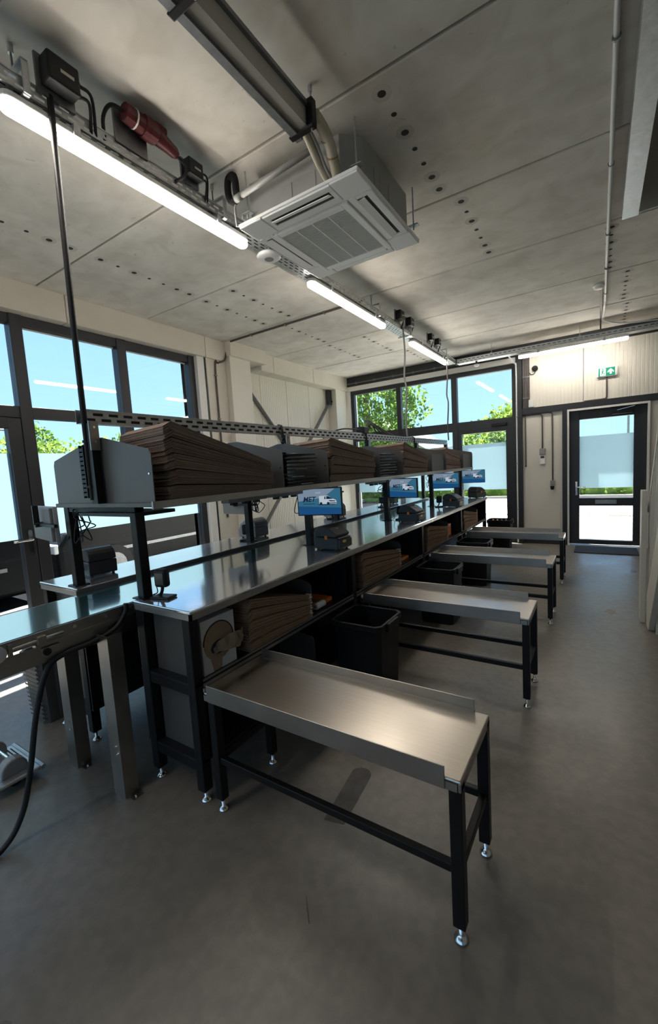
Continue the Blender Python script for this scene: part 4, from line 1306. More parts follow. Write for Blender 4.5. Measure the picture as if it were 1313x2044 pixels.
def bench(name, label, xa, xb, front, sgn):
    """xa < xb: worktop span; front: x of the operator side; sgn +1 operator on +x"""
    t = thing(name, ((xa + xb) / 2, (Y0 + YE) / 2, 0), label, 'workbench', 'packing benches')
    back = xa if sgn > 0 else xb
    wt = MB().box(xa, xb, Y0 - 0.01, YE, 0.905, 0.92).build('worktop', 'worktop_steel', t, bevel=0.004)
    MB().box(front - 0.012 if sgn > 0 else front, front if sgn > 0 else front + 0.012, Y0 - 0.01, YE, 0.878, 0.906).build('edge_strip', 'steel_edge', wt)
    MB().box(xa, xb, Y0 - 0.01, Y0 + 0.002, 0.878, 0.906).build('edge_strip', 'steel_edge', wt)
    bq = back if sgn > 0 else back - 0.012
    MB().box(bq - (0.001 if sgn > 0 else 0), bq + 0.012 + (0.001 if sgn < 0 else 0), Y0 - 0.01, YE, 0.878, 0.916).build('edge_strip', 'dark_edge', wt)
    for k in range(12):
        y = Y0 + 0.28 + 0.48 * k
        fx = front + sgn * 0.001
        MB().tube([(fx - sgn * 0.004, y, 0.892), (fx + sgn * 0.003, y, 0.892)], 0.006, 8).build('edge_bolt', 'chrome', wt)
    fl_ = front - sgn * 0.045
    bl_ = back + sgn * 0.045
    for k, y in enumerate(YM[:4] + [YE - 0.03]):
        y = y + 0.02
        for x in (fl_, bl_):
            lg = MB().box(x - 0.025, x + 0.025, y - 0.025, y + 0.025, 0.055, 0.905).build('leg', 'black_steel', t, bevel=0.004)
            foot(MB(), x, y).build('levelling_foot', 'chrome', lg, smooth=True)
        MB().box(min(fl_, bl_) + 0.025, max(fl_, bl_) - 0.025, y - 0.02, y + 0.02, 0.515, 0.562).build('crossbar', 'black_steel', t)
        MB().box(min(fl_, bl_) + 0.025, max(fl_, bl_) - 0.025, y - 0.02, y + 0.02, 0.15, 0.195).build('crossbar', 'black_steel', t)
        if k < 4:
            pass
    xs0, xs1 = min(front - sgn * 0.02, back), max(front - sgn * 0.02, back)
    for k in range(4):
        y0, y1 = YM[k] + 0.0, (YM[k + 1] if k < 3 else YE)
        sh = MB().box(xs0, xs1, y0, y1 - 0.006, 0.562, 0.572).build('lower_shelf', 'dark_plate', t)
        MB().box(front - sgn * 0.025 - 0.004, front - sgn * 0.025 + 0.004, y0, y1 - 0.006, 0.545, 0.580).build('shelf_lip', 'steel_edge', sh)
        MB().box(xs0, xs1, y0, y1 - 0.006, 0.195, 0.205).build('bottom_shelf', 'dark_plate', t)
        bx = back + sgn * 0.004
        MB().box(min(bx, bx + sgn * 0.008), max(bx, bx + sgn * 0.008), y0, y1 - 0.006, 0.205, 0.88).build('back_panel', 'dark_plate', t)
    # end panels facing the camera
    pa, pb = min(fl_, bl_) + 0.03, max(fl_, bl_) - 0.025
    hi, lo = 0.885, 0.845

    def plate(y, z0, zhi, zlo, nm, mt):
        if sgn > 0:
            pts = [(pa, z0), (pb + 0.02, z0), (pb + 0.02, zlo - 0.02), (pb, zlo), (pa + 0.02, zhi), (pa, zhi)]
        else:
            pts = [(pb, z0), (pb, zhi), (pb - 0.02, zhi), (pa, zlo), (pa - 0.02, zlo - 0.02), (pa - 0.02, z0)]
        return MB().prism(pts, 'y', y, y + 0.004).build(nm, mt, t)
    plate(Y0 + 0.045, 0.572, hi, lo, 'end_panel', 'grey_plate')
    plate(Y0 + 0.045, 0.205, 0.50, 0.465, 'end_panel', 'grey_plate')
    for k in range(4):
        y = YM[k]
        plate(y + 0.96, 0.572, 0.86, 0.79, 'divider_plate', 'grey_plate')
        plate(y + 1.40, 0.572, 0.89, 0.87, 'divider_plate', 'dark_plate')
        plate(y + 0.96, 0.205, 0.47, 0.43, 'divider_plate', 'grey_plate')
    return t


RX0, RX1 = -1.915, -1.49
bench('packing_bench', 'near right packing bench with steel worktop and black legs', RX0, RX1, RX1, 1)
BX0, BX1 = -2.89, -2.44
bench('packing_bench', 'back packing bench beyond the conveyor by the left windows', BX0, BX1, BX0, -1)

# ---- conveyor
cv = thing('conveyor', (-2.22, 3.6, 0), 'long green belt conveyor between the two packing benches', 'conveyor')
CX0, CX1, CZ = -2.405, -1.985, 0.895
CY0 = 0.58
MB().box(CX0, CX1, CY0, YE, CZ - 0.012, CZ).build('belt', 'belt_green', cv)
MB().tube([(CX0, CY0, CZ - 0.05), (CX1, CY0, CZ - 0.05)], 0.05, 20).build('end_roller', 'belt_green', cv, smooth=False)
for x in (CX0 - 0.012, CX1 + 0.004):
    sd_ = MB().box(x, x + 0.008, CY0 - 0.02, YE, 0.845, CZ - 0.002).build('side_rail', 'stainless', cv)
    MB().box(x - 0.012, x + 0.02, CY0 + 0.15, YE, 0.832, 0.845).build('rail_lip', 'stainless', sd_)
    MB().box(x, x + 0.006, CY0 - 0.02, YE, 0.755, 0.832).build('lower_rail', 'stainless', sd_)
    for k in range(5):
        y = 0.75 + 0.14 * k
        MB().tube([(x - 0.004, y, 0.872), (x + 0.016, y, 0.872)], 0.008, 8).build('rail_bolt', 'chrome', sd_)
MB().tube([(CX1 + 0.012, CY0 + 0.02, 0.855), (CX1 + 0.020, CY0 + 0.02, 0.855)], 0.033, 20).build('bearing_cap', 'white_card', cv)
MB().box(CX1 + 0.012, CX1 + 0.03, CY0 + 0.055, CY0 + 0.068, 0.825, 0.885).build('tension_block', 'stainless', cv)
MB().box(CX1 + 0.012, CX1 + 0.035, CY0 + 0.155, CY0 + 0.19, 0.845, 0.88).build('tension_block', 'stainless', cv, bevel=0.003)
MB().tube([(CX1 + 0.024, CY0 + 0.06, 0.862), (CX1 + 0.024, CY0 + 0.26, 0.866)], 0.006, 8).build('tension_screw', 'chrome', cv)
MB().box(CX1 + 0.010, CX1 + 0.028, CY0 + 0.17, CY0 + 0.24, 0.79, 0.825).build('sensor_block', 'stainless', cv, bevel=0.003)
MB().tube([(CX1 + 0.02, CY0 + 0.185, 0.808), (CX1 + 0.042, CY0 + 0.185, 0.808)], 0.015, 12).build('knob', 'black_plastic', cv)
for (x, y, s, base) in ((-1.925, 1.03, 1, False), (-2.36, 1.03, 1, True), (-1.975, 4.4, 1, False), (-2.345, 4.4, 1, True), (-1.975, 6.6, 1, False), (-2.345, 6.6, 1, True)):
    m = MB()
    m.box(x - 0.045, x + 0.045, y - 0.05, y - 0.046, 0.0, 0.80).box(x - 0.045, x - 0.041, y - 0.046, y + 0.02, 0.0, 0.80).box(x + 0.041, x + 0.045, y - 0.046, y + 0.02, 0.0, 0.80)
    lg = m.build('leg', 'stainless', cv)
    MB().box(x - (0.085 if y < 2 else 0.05), x + (0.085 if y < 2 else 0.05), y - 0.035, y + 0.02, 0.0, 0.004).build('base_plate', 'stainless', lg)
    for k in range(2):
        MB().tube([(x + 0.02, y - 0.056, 0.22 + 0.04 * k), (x + 0.02, y - 0.05, 0.22 + 0.04 * k)], 0.006, 8).build('leg_bolt', 'chrome', lg)
        MB().tube([(x - 0.07 + 0.14 * k, y - 0.01, 0.004), (x - 0.07 + 0.14 * k, y - 0.01, 0.010)], 0.008, 6).build('anchor_bolt', 'chrome', lg)
# ---- thick black cable looping from the bench to the floor at left
cb = curve_pts([(-1.955, 1.13, 0.905), (-1.955, 1.12, 0.86), (-1.955, 1.06, 0.80), (-1.957, 0.95, 0.775), (-1.96, 0.84, 0.77), (-1.96, 0.76, 0.73), (-1.99, 0.71, 0.55), (-2.02, 0.67, 0.3), (-2.05, 0.63, 0.12), (-2.06, 0.55, 0.02), (-2.0, 0.35, 0.014), (-1.8, 0.1, 0.014)], 7)
tag(MB().tube(cb, 0.0115, 9).build('power_cable', 'black_rubber', smooth=True), 'thick black cable looping from the conveyor rail to the floor', 'cable')

# ================================================================== UPPER RACK
SX0, SX1, SZ = -2.56, -1.68, 1.40
rk = thing('overhead_rack', (-2.12, 4.0, 0.92), 'long overhead steel shelf rack above the packing benches', 'rack')
for k in range(4):
    y0, y1 = Y0 + PITCH * k - 0.01, (Y0 + PITCH * (k + 1) - 0.014 if k < 3 else 6.83)
    MB().box(SX0, SX1, y0, y1, SZ - 0.022, SZ).build('shelf', 'grey_plate', rk, bevel=0.002, seg=1)
    MB().box(SX1 - 0.001, SX1 + 0.010, y0, y1, SZ - 0.03, SZ + 0.004).build('shelf_edge', 'steel_edge', rk)
for k in range(5):
    y = 1.20 + 1.43 * k
    for x in (-1.895, -2.53):
        ps = MB().box(x - 0.025, x + 0.025, y - 0.025, y + 0.025, 0.92, SZ - 0.022).build('post', 'black_steel', rk, bevel=0.004)
        MB().box(x - 0.05, x + 0.04, y - 0.04, y + 0.04, 0.92, 0.926).build('foot_plate', 'black_steel', ps)
    MB().box(-2.56, -1.87, y - 0.02, y + 0.02, SZ - 0.05, SZ - 0.023).build('cross_beam', 'black_steel', rk)
plates = [1.155, 2.08, 2.60, 3.48, 4.01, 4.90, 5.44, 6.27, 6.81]
for i, y in enumerate(plates):
    x0, x1, xm = -2.555, -1.672, -2.09
    pts = [(x0, SZ), (x1, SZ), (x1 + 0.002, 1.615), (x1 - 0.012, 1.64), (xm + 0.04, 1.722), (xm - 0.04, 1.722), (x0 + 0.012, 1.635), (x0, 1.61)]
    p = MB().prism(pts, 'y', y - 0.002, y + 0.002).build('divider_plate', 'grey_plate', rk)
    MB().tube([(x1 - 0.02, y - 0.006, 1.53), (x1 - 0.02, y + 0.006, 1.53)], 0.005, 8).build('plate_bolt', 'chrome', p)
for k, y in enumerate((1.125, 2.64, 4.05, 5.47, 6.78)):
    up = MB().box(-2.105, -2.055, y - 0.02, y + 0.02, SZ, 1.79).build('upright', 'black_steel', rk)
    MB().box(-2.055, -2.048, y - 0.026, y + 0.02, 1.66, 1.80).build('bracket_plate', 'stainless', up)
    MB().tube([(-2.048, y - 0.005, 1.70), (-2.04, y - 0.005, 1.70)], 0.006, 8).build('bolt', 'chrome', up)
    MB().tube([(-2.048, y - 0.005, 1.77), (-2.04, y - 0.005, 1.77)], 0.006, 8).build('bolt', 'chrome', up)
MB().box(-2.3, -1.80, 1.13, 1.35, 1.335, 1.352).build('equipment_tray', 'black_steel', rk)
rl = cable_tray('cable_tray', 'low galvanised perforated rail above the cardboard stacks', (-2.13, 1.10, 0), (-2.13, 6.95, 0), 0.055, 1.795, 0.065, pitch=0.08, slot=0.050, sh=0.014)
MB().box(-2.152, -2.108, 1.12, 6.93, 1.798, 1.848).build('dark_liner', 'black_rubber', rl)  # black liner added so the rail slots stay dark inside
for k, yy in enumerate((2.62, 4.05, 5.45)):
    MB().tube(curve_pts([(-2.095, yy, 1.86), (-2.09, yy, 1.83), (-2.095, yy + 0.01, 1.78), (-2.08, yy - 0.03, 1.73), (-2.06, yy + 0.03, 1.725), (-2.09, yy + 0.0, 1.78), (-2.13, yy, 1.865), (-2.095, yy + 0.004, 1.862)], 5), 0.008, 6).build('cable_tie', 'black_rubber', rl)
# plug cluster on the rail
pc = thing('plug_cluster', (-2.13, 4.05, 1.86), 'cluster of black plugs and cables on the perforated rail', 'cables')
MB().box(-2.18, -2.08, 3.98, 4.10, 1.858, 1.93).build('socket_box', 'black_plastic', pc, bevel=0.01)
for k in range(4):
    a = 0.08 + 0.05 * k
    MB().tube(curve_pts([(-2.13 + 0.015 * k, 4.10 + 0.02 * k, 1.91), (-2.10 - 0.03 * k, 4.2 + 0.03 * k, 1.93 + a * 0.4), (-2.12, 4.34 + 0.1 * k, 1.90), (-2.13, 4.45 + 0.16 * k, 1.86)], 6), 0.008, 6).build('cable', 'black_rubber', pc)
MB().tube(curve_pts([(-2.13, 3.98, 1.90), (-2.3, 3.9, 1.92), (-2.45, 3.8, 1.86), (-2.5, 3.75, 1.72)], 6), 0.008, 6).build('cable', 'black_rubber', pc)


# ================================================================== CARDBOARD STACKS
def stack(name, label, x0, x1, y0, y1, z0, hn, hf, groups, sheets, group, mats=('cardboard', 'cardboard_dark'), fold=0.42, droop=0.05):
    t = thing(name, ((x0 + x1) / 2, (y0 + y1) / 2, z0), label, 'cardboard stack', group)
    N = groups * sheets
    L = y1 - y0

    def H(s):
        # s in 0..1 along the stack: thick near end, thinner far end
        if s < 0.06:
            return hn * (0.93 + 0.07 * s / 0.06)
        return hn + (hf - hn) * ((s - 0.06) / 0.94) ** 1.05
    ss = [0.0, 0.06, fold - 0.02, fold + 0.02, 0.72, 1.0]
    i = 0
    for g in range(groups):
        m = MB()
        gx = random.uniform(-0.010, 0.006)
        gy = random.uniform(-0.012, 0.012)
        for k in range(sheets):
            f0, f1 = i / N, (i + 0.80 - (0.62 if k == sheets - 1 else 0)) / N
            jx = gx + random.uniform(-0.003, 0.003)
            jy = gy + random.uniform(-0.006, 0.006)
            vs = []
            for s in ss:
                h = H(s)
                y = y0 + L * s + jy
                notch = -0.011 if abs(s - fold) < 0.03 else 0.0
                tilt = droop * (x1 - x0)
                a = x0 + jx
                b = x1 + jx + notch
                for (x, f, dzz) in ((a, f0, -tilt * f0), (b, f0, 0), (b, f1, 0), (a, f1, -tilt * f1)):
                    vs.append((x, y, z0 + h * f + dzz))
            fs = [(0, 1, 2, 3)]
            n = len(ss)
            for q in range(n - 1):
                for c in range(4):
                    c2 = (c + 1) % 4
                    fs.append((q * 4 + c, (q + 1) * 4 + c, (q + 1) * 4 + c2, q * 4 + c2))
            fs.append(tuple((n - 1) * 4 + c for c in (3, 2, 1, 0)))
            m.add(vs, fs)
            i += 1
        m.build('sheet_bundle', mats[g % len(mats)], t)
    return t


UG = 'cardboard stacks on the overhead rack'
up = [('tall stack of flat brown cardboard boxes at the near end of the overhead rack', 1.24, 1.98, 0.375, 0.17, 5, 10),
      ('second stack of flat brown cardboard boxes on the overhead rack', 2.66, 3.40, 0.345, 0.235, 5, 8),
      ('third stack of flat brown cardboard boxes on the overhead rack', 4.07, 4.80, 0.345, 0.20, 4, 8),
      ('farthest stack of flat brown cardboard boxes on the overhead rack', 5.50, 6.18, 0.31, 0.19, 4, 7)]
for lab, a, b, hn, hf, g, s in up:
    stack('cardboard_stack', lab, -2.04, -1.685, a, b, SZ + 0.001, hn, hf, g, s, UG, mats=('cardboard_shaded', 'cardboard_shaded_deep'))
bk = [('back stack of flat boxes behind the tall near stack on the rack', 1.30, 2.0, 0.26, 0.17),
      ('back stack of flat boxes behind the second stack on the rack', 2.70, 3.35, 0.30, 0.22),
      ('back stack of flat boxes behind the third stack on the rack', 4.10, 4.80, 0.30, 0.22),
      ('back stack of flat boxes behind the farthest stack on the rack', 5.50, 6.20, 0.30, 0.20)]
for lab, a, b, hn, hf in bk:
    stack('cardboard_stack', lab, -2.53, -2.14, a, b, SZ + 0.001, hn, hf, 3, 7, UG)
LG = 'cardboard stacks under the near bench'
lo = [('stack of flat brown boxes under the bench beside the paper dispenser', 1.52, 2.07, 0.285, 0.155),
      ('stack of flat brown boxes under the bench behind the second side table', 2.78, 3.50, 0.275, 0.17),
      ('stack of flat brown boxes under the bench behind the third side table', 4.24, 4.95, 0.27, 0.165),
      ('stack of flat brown boxes under the bench behind the farthest side table', 5.70, 6.40, 0.27, 0.165)]
for lab, a, b, hn, hf in lo:
    t = stack('cardboard_stack', lab, -1.86, -1.525, a, b, 0.573, hn, hf, 5, 6, LG, mats=('cardboard', 'cardboard'))  # warmer than the front rack stacks, lamp light carried in the colour
    m = MB()
    for k in range(9):
        m.box(-1.56, -1.525, b + 0.004, b + 0.018 + 0.008 * (k % 2), 0.578 + hf * k / 9, 0.578 + hf * (k + 0.55) / 9)
    m.build('tape_tabs', 'white_card', t)

# trays of labels between the rack dividers
for lab, a, b in (('black slotted label rack between the first two rack dividers', 2.10, 2.58), ('black slotted label rack between the second pair of rack dividers', 3.50, 3.99)):
    t = thing('label_rack', (-1.87, (a + b) / 2, SZ), lab, 'rack', 'label racks')
    for k in range(9):
        z = SZ + 0.003 + 0.026 * k
        ty = random.uniform(0.0, 0.03)
        MB().prism([(-2.02, a + 0.03), (-1.70 - random.uniform(0, 0.02), a + 0.04 + ty), (-1.70 - random.uniform(0, 0.02), b - 0.06 - ty), (-2.02, b - 0.03)], 'z', z, z + 0.008).build('tray', 'dark_plate', t)
        if k % 2 == 0 or k == 8:
            c = a + 0.12 + random.uniform(0, 0.12)
            MB().box(-1.98, -1.725, c, c + 0.14, z + 0.008, z + 0.013).build('label_stack', 'white_card', t)
    MB().box(-2.03, -2.02, a + 0.02, b - 0.02, SZ, SZ + 0.25).build('rack_back', 'black_steel', t)
# grey closed fronts in the far gaps
for lab, a, b in (('plain grey front panel between the third pair of rack dividers', 4.92, 5.42), ('plain grey front panel at the far end of the rack', 6.29, 6.79)):
    t = MB().prism([(a, SZ + 0.001), (b, SZ + 0.001), (b, 1.60), (b - 0.01, 1.612), (a + 0.01, 1.612), (a, 1.60)], 'x', -1.70, -1.695).build('front_panel', 'grey_plate')
    tag(t, lab, 'panel', 'rack front panels')

# ================================================================== MONITORS
def monitor(label, x, y, z, rz, screen=True, w=0.35, h=0.205, post=None):
    t = thing('monitor', (x, y, z), label, 'monitor', 'bench monitors', rz)
    # local frame: screen faces -y
    cs = MB().box(-w / 2, w / 2, -0.012, 0.012, -h / 2, h / 2).build('casing', 'black_plastic' if screen else 'printer_light', t, local=True, bevel=0.004)
    if screen:
        MB().box(-w * 0.3, w * 0.3, 0.010, 0.032, -h * 0.3, h * 0.3).build('rear_cover', 'black_plastic', t, local=True, bevel=0.008)
    else:
        MB().box(-w * 0.485, w * 0.485, 0.010, 0.030, -h * 0.47, h * 0.47).build('rear_cover', 'monitor_back', t, local=True, bevel=0.006)
        MB().beam((-w * 0.46, 0.031, 0.0), (w * 0.05, 0.031, -0.012), 0.003, 0.004).build('rear_seam', 'pvc_grey', t, local=True)
    arm = MB().tube([(-0.03, 0.03, 0), (-0.03, 0.07, 0)], 0.016, 10).build('mount_arm', 'black_steel', t, local=True)
    MB().beam((-0.03, 0.06, 0), (-0.03, 0.06, h / 2 + 0.01), 0.03, 0.016).build('mount_bracket', 'black_steel', arm, local=True)
    sw_, sh = w / 2 - 0.008, h / 2 - 0.008
    yf = -0.0125
    if not screen:
        MB().box(-sw_, sw_, yf, yf + 0.001, -sh, sh).build('screen', 'screen_deep', t, local=True)
        MB().beam((-0.03, 0.045, 0.0), (-w / 2 - 0.10, 0.03, 0.0), 0.018, 0.018).build('side_arm', 'black_steel', t, local=True)
        return t
    sc = MB().box(-sw_, sw_, yf, yf + 0.001, -sh, sh).build('screen', 'screen_blue', t, local=True)
    yf -= 0.0006
    MB().add([(-sw_, yf, -sh), (sw_, yf, -sh), (sw_, yf, -0.048), (-sw_, yf, -0.03)], [(0, 1, 2, 3)]).build('screen_band', 'screen_deep', sc, local=True)
    MB().add([(-sw_, yf, sh), (-sw_, yf, 0.005), (sw_ * 0.2, yf, 0.03), (sw_ * 0.75, yf, sh)], [(0, 1, 2, 3)]).build('screen_glow', 'screen_pale', sc, local=True)
    yf -= 0.0006
    vs, fs = text_mesh('MET', 0.052, shear=0.25, bold=0.0012)
    MB().add([(a * 1.0 - 0.080, yf, b + 0.018) for a, b, c in vs], fs).build('logo_text', 'screen_ink', sc, local=True)
    MB().add([(-0.137, yf, 0.004), (-0.128, yf, -0.002), (-0.09, yf, 0.002), (-0.128, yf, 0.0005)], [(0, 1, 2, 3)]).build('logo_swoosh', 'screen_ink', sc, local=True)
    MB().box(-0.128, -0.035, yf, yf + 0.0003, -0.0165, -0.0125).build('tag_line', 'screen_ink', sc, local=True)
    # van drawing
    van = [(0.0, -0.018), (0.0, 0.038), (0.004, 0.042), (0.068, 0.044), (0.100, 0.022), (0.128, 0.012), (0.134, 0.002), (0.134, -0.018)]
    vb = MB().add([(a, yf, b) for a, b in van], [tuple(range(len(van)))]).build('van_drawing', 'screen_white', sc, local=True)
    yf -= 0.0006
    m = MB()
    for win in ([(0.040, 0.020), (0.044, 0.038), (0.052, 0.038), (0.050, 0.016)], [(0.056, 0.018), (0.058, 0.039), (0.072, 0.039), (0.106, 0.019)], [(0.070, 0.010), (0.126, 0.006), (0.124, 0.000), (0.086, 0.000)], [(0.080, -0.009), (0.132, -0.008), (0.132, -0.014), (0.080, -0.015)], [(-0.018, -0.019), (0.125, -0.021), (0.115, -0.025), (0.0, -0.025)]):
        m.add([(a, yf, b) for a, b in win], [(0, 1, 2, 3)])
    for cx in (0.014, 0.070):
        m.add([(cx + 0.011 * math.cos(R(30 * k)), yf, -0.014 + 0.011 * math.sin(R(30 * k))) for k in range(12)], [tuple(range(12))])
    m.build('van_details', 'screen_ink', vb, local=True)
    vs, fs = text_mesh('14:35', 0.020)
    MB().add([(a - 0.008, yf, b + 0.066) for a, b, c in vs], fs).build('clock_text', 'screen_white', sc, local=True)
    return t


monitor('nearest bench monitor showing the van logo, under the second rack divider', -1.735, 2.56, 1.268, R(14))
monitor('second bench monitor from the near end, turned aside, showing the van logo', -1.715, 4.10, 1.262, R(-12))
monitor('third bench monitor from the near end, showing the van logo', -1.705, 5.52, 1.262, R(8))
monitor('farthest bench monitor at the end of the near bench', -1.675, 6.86, 1.255, R(6))
monitor('grey monitor back by the left glazed door, at the near end of the back bench', -2.83, 1.20, 1.276, R(170), False, w=0.40, h=0.21)
monitor('second grey monitor back over the back bench', -2.72, 2.70, 1.24, R(175), False, w=0.36, h=0.18)
monitor('third grey monitor back over the back bench', -2.72, 4.15, 1.24, R(175), False, w=0.36, h=0.18)


# ================================================================== LABEL PRINTERS, SCANNERS
def printer_proto(label, body='printer_grey'):
    t = thing('label_printer', (0, 0, 0), label, 'printer', 'label printers')
    # local: front faces +x, depth 0.21 (x), width 0.17 (y), height 0.155
    prof = [(-0.105, 0.008), (0.105, 0.008), (0.108, 0.075), (0.092, 0.082), (-0.108, 0.082)]
    MB().prism(prof, 'y', -0.085, 0.085).build('base', body, t, local=True, bevel=0.006)
    lid = [(-0.108, 0.084), (0.094, 0.084), (0.100, 0.102), (0.030, 0.142)]
    for k in range(6):
        a = R(70 + 20 * k)
        lid.append((-0.035 + 0.073 * math.cos(a), 0.092 + 0.062 * math.sin(a)))
    ld = MB().prism(lid, 'y', -0.083, 0.083).build('lid', body, t, local=True, bevel=0.007, seg=3)
    MB().box(0.0, 0.05, -0.018, 0.018, 0.118, 0.136).build('display_button', 'pvc_grey', ld, local=True, bevel=0.003)
    MB().box(-0.004, 0.022, -0.089, -0.083, 0.070, 0.096).build('orange_latch', 'orange', t, local=True, bevel=0.003)
    MB().box(-0.004, 0.022, 0.083, 0.089, 0.070, 0.096).build('orange_latch', 'orange', t, local=True, bevel=0.003)
    fp = MB().box(0.100, 0.122, -0.078, 0.078, 0.016, 0.070).build('front_panel', body, t, local=True, bevel=0.006)
    MB().box(0.104, 0.116, -0.070, 0.070, 0.078, 0.083).build('paper_slot', 'printer_light', t, local=True)
    MB().prism([(0.022 * math.cos(R(20 * k)) - 0.02, 0.058 + 0.009 * math.sin(R(20 * k))) for k in range(18)], 'x', 0.1215, 0.1235).build('badge', 'yellow', fp, local=True)
    for sx in (-0.08, 0.08):
        for sy in (-0.065, 0.065):
            MB().lathe([(0.009, 0), (0.009, 0.009)], sx, sy, 8).build('rubber_foot', 'black_rubber', t, local=True)
    return t


pr = printer_proto('dark label printer with orange latch below the nearest monitor')
pr.location = (-1.645, 2.56, 0.9205)
pr.scale = (1.0, 1.0, 1.14)
pr.rotation_euler = (0, 0, R(-4))
copy_tree(pr, (-1.605, 4.02, 0.9205), R(-6), 'dark label printer below the second bench monitor')
copy_tree(pr, (-1.60, 5.45, 0.9205), R(-8), 'dark label printer below the third bench monitor')
copy_tree(pr, (-1.61, 6.78, 0.9205), R(60), 'dark label printer at the far end of the near bench')
copy_tree(pr, (-2.74, 1.42, 0.9205), R(172), 'dark label printer at the near end of the back bench')
pl = printer_proto('light grey label printer on the back bench behind the second post', 'printer_light')
pl.location = (-2.70, 2.86, 0.9205)
pl.scale = (1.0, 1.0, 1.14)
pl.rotation_euler = (0, 0, R(178))
copy_tree(pl, (-2.70, 4.30, 0.9205), R(180), 'light grey label printer farther along the back bench')
copy_tree(pr, (-2.70, 5.9, 0.9205), R(180), 'dark label printer at the far part of the back bench')


def scanner_proto(label):
    t = thing('barcode_scanner', (0, 0, 0), label, 'scanner', 'desk scanners')
    MB().box(-0.055, 0.055, -0.035, 0.035, 0, 0.012).build('base', 'black_plastic', t, local=True, bevel=0.005)
    MB().tube(curve_pts([(-0.02, 0.0, 0.01), (-0.005, 0, 0.035), (0.0, 0, 0.06)], 5), 0.008, 8).build('stem', 'black_plastic', t, local=True)
    hd = MB().box(-0.036, 0.036, -0.02, 0.022, 0.055, 0.145).build('head', 'black_plastic', t, local=True, bevel=0.014, seg=3)
    MB().box(-0.026, 0.026, -0.0225, -0.020, 0.07, 0.13).build('scan_window', 'car_glass', hd, local=True, bevel=0.002)
    MB().tube(curve_pts([(-0.03, 0.02, 0.12), (-0.07, 0.03, 0.08), (-0.06, 0.03, 0.02), (-0.08, 0.02, 0.006)], 6), 0.003, 6).build('cable', 'black_rubber', t, local=True)
    return t


sc = scanner_proto('black desk scanner on stand at the near end of the right bench')
sc.location = (-1.80, 1.235, 0.9205)
sc.rotation_euler = (0, 0, R(14))
copy_tree(sc, (-1.80, 2.68, 0.9205), R(20), 'black desk scanner behind the nearest right bench printer')
copy_tree(sc, (-1.78, 4.14, 0.9205), R(25), 'black desk scanner behind the second right bench printer')
copy_tree(sc, (-1.77, 5.42, 0.9205), R(30), 'black desk scanner beside the third right bench printer')
copy_tree(sc, (-2.60, 2.66, 0.9205), R(200), 'black desk scanner by the second post of the back bench')
copy_tree(sc, (-2.62, 4.1, 0.9205), R(190), 'black desk scanner by the third post of the back bench')
copy_tree(sc, (-2.60, 5.4, 0.9205), R(20), 'black desk scanner by the fourth post of the back bench')

# hanging cable tangles on the posts and power strips under the shelf
for lab, x, y in (('tangled black cables at the near back bench post', -2.50, 1.22), ('tangled black cables at the second back bench post', -2.49, 2.66), ('tangled black cables beside the nearest monitor', -1.95, 2.60), ('tangled black cables at the third right bench post', -1.93, 4.08), ('tangled black cables at the fourth right bench post', -1.93, 5.52)):
    t = thing('cable_tangle', (x, y, 1.2), lab, 'cables', 'cable tangles')
    for k in range(4):
        c = [(x + random.uniform(-0.03, 0.05), y + random.uniform(-0.05, 0.05), 1.36)]
        for j in range(5):
            c.append((x + random.uniform(-0.05, 0.09), y + random.uniform(-0.06, 0.06), 1.36 - 0.04 * j - random.uniform(0, 0.03)))
        c.append((x, y, 1.355))
        MB().tube(curve_pts(c, 6), 0.0035, 6).build('cable', 'black_rubber', t)
    MB().box(x - 0.02, x + 0.05, y - 0.02, y + 0.02, 1.325, 1.35).build('adapter', 'black_plastic', t, bevel=0.004)
for lab, y0 in (('white power strip under the rack shelf near the first post', 1.75), ('white power strip under the rack shelf before the nearest monitor', 2.15), ('white power strip under the rack shelf before the second monitor', 3.6)):
    t = thing('power_strip', (-1.86, y0, 1.33), lab, 'power strip', 'power strips')
    MB().box(-1.90, -1.83, y0, y0 + 0.34, 1.335, 1.377).build('strip_body', 'pvc_grey', t, bevel=0.004)
    for k in range(3):
        MB().box(-1.88, -1.85, y0 + 0.05 + 0.1 * k, y0 + 0.09 + 0.1 * k, 1.318, 1.336).build('plug', 'black_plastic', t, bevel=0.003)

# ================================================================== LOWER COMPARTMENT CONTENTS
pd = thing('paper_dispenser', (-1.66, 1.32, 0.573), 'white dispenser box with brown kraft paper pulled from its round hole', 'dispenser box')
PXF = -1.535
MB().box(-1.84, PXF - 0.002, 1.225, 1.435, 0.573, 0.835).build('carton', 'white_card', pd, bevel=0.002, seg=1)
hc, hz = 1.327, 0.715
hole = [(hc + 0.093 * math.cos(R(12 * k)), hz + 0.093 * math.sin(R(12 * k))) for k in range(30)]
MB().prism(hole, 'x', PXF - 0.003, PXF - 0.0005).build('paper_roll_face', 'kraft', pd)
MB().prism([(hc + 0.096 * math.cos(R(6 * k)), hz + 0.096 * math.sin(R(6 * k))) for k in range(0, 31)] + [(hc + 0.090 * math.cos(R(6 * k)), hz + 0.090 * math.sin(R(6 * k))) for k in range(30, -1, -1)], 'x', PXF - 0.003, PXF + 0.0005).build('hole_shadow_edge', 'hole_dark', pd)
core = [(hc - 0.005 + 0.048 * math.cos(R(15 * k)), hz - 0.03 + 0.034 * math.sin(R(15 * k))) for k in range(24)]
MB().prism(core, 'x', PXF - 0.002, PXF).build('roll_core', 'hole_dark', pd)
MB().prism([(1.285, 0.575), (1.335, 0.575), (1.34, 0.64), (1.27, 0.64)], 'x', PXF - 0.003, PXF - 0.0003).build('carton_slot', 'kraft', pd)
m = MB()
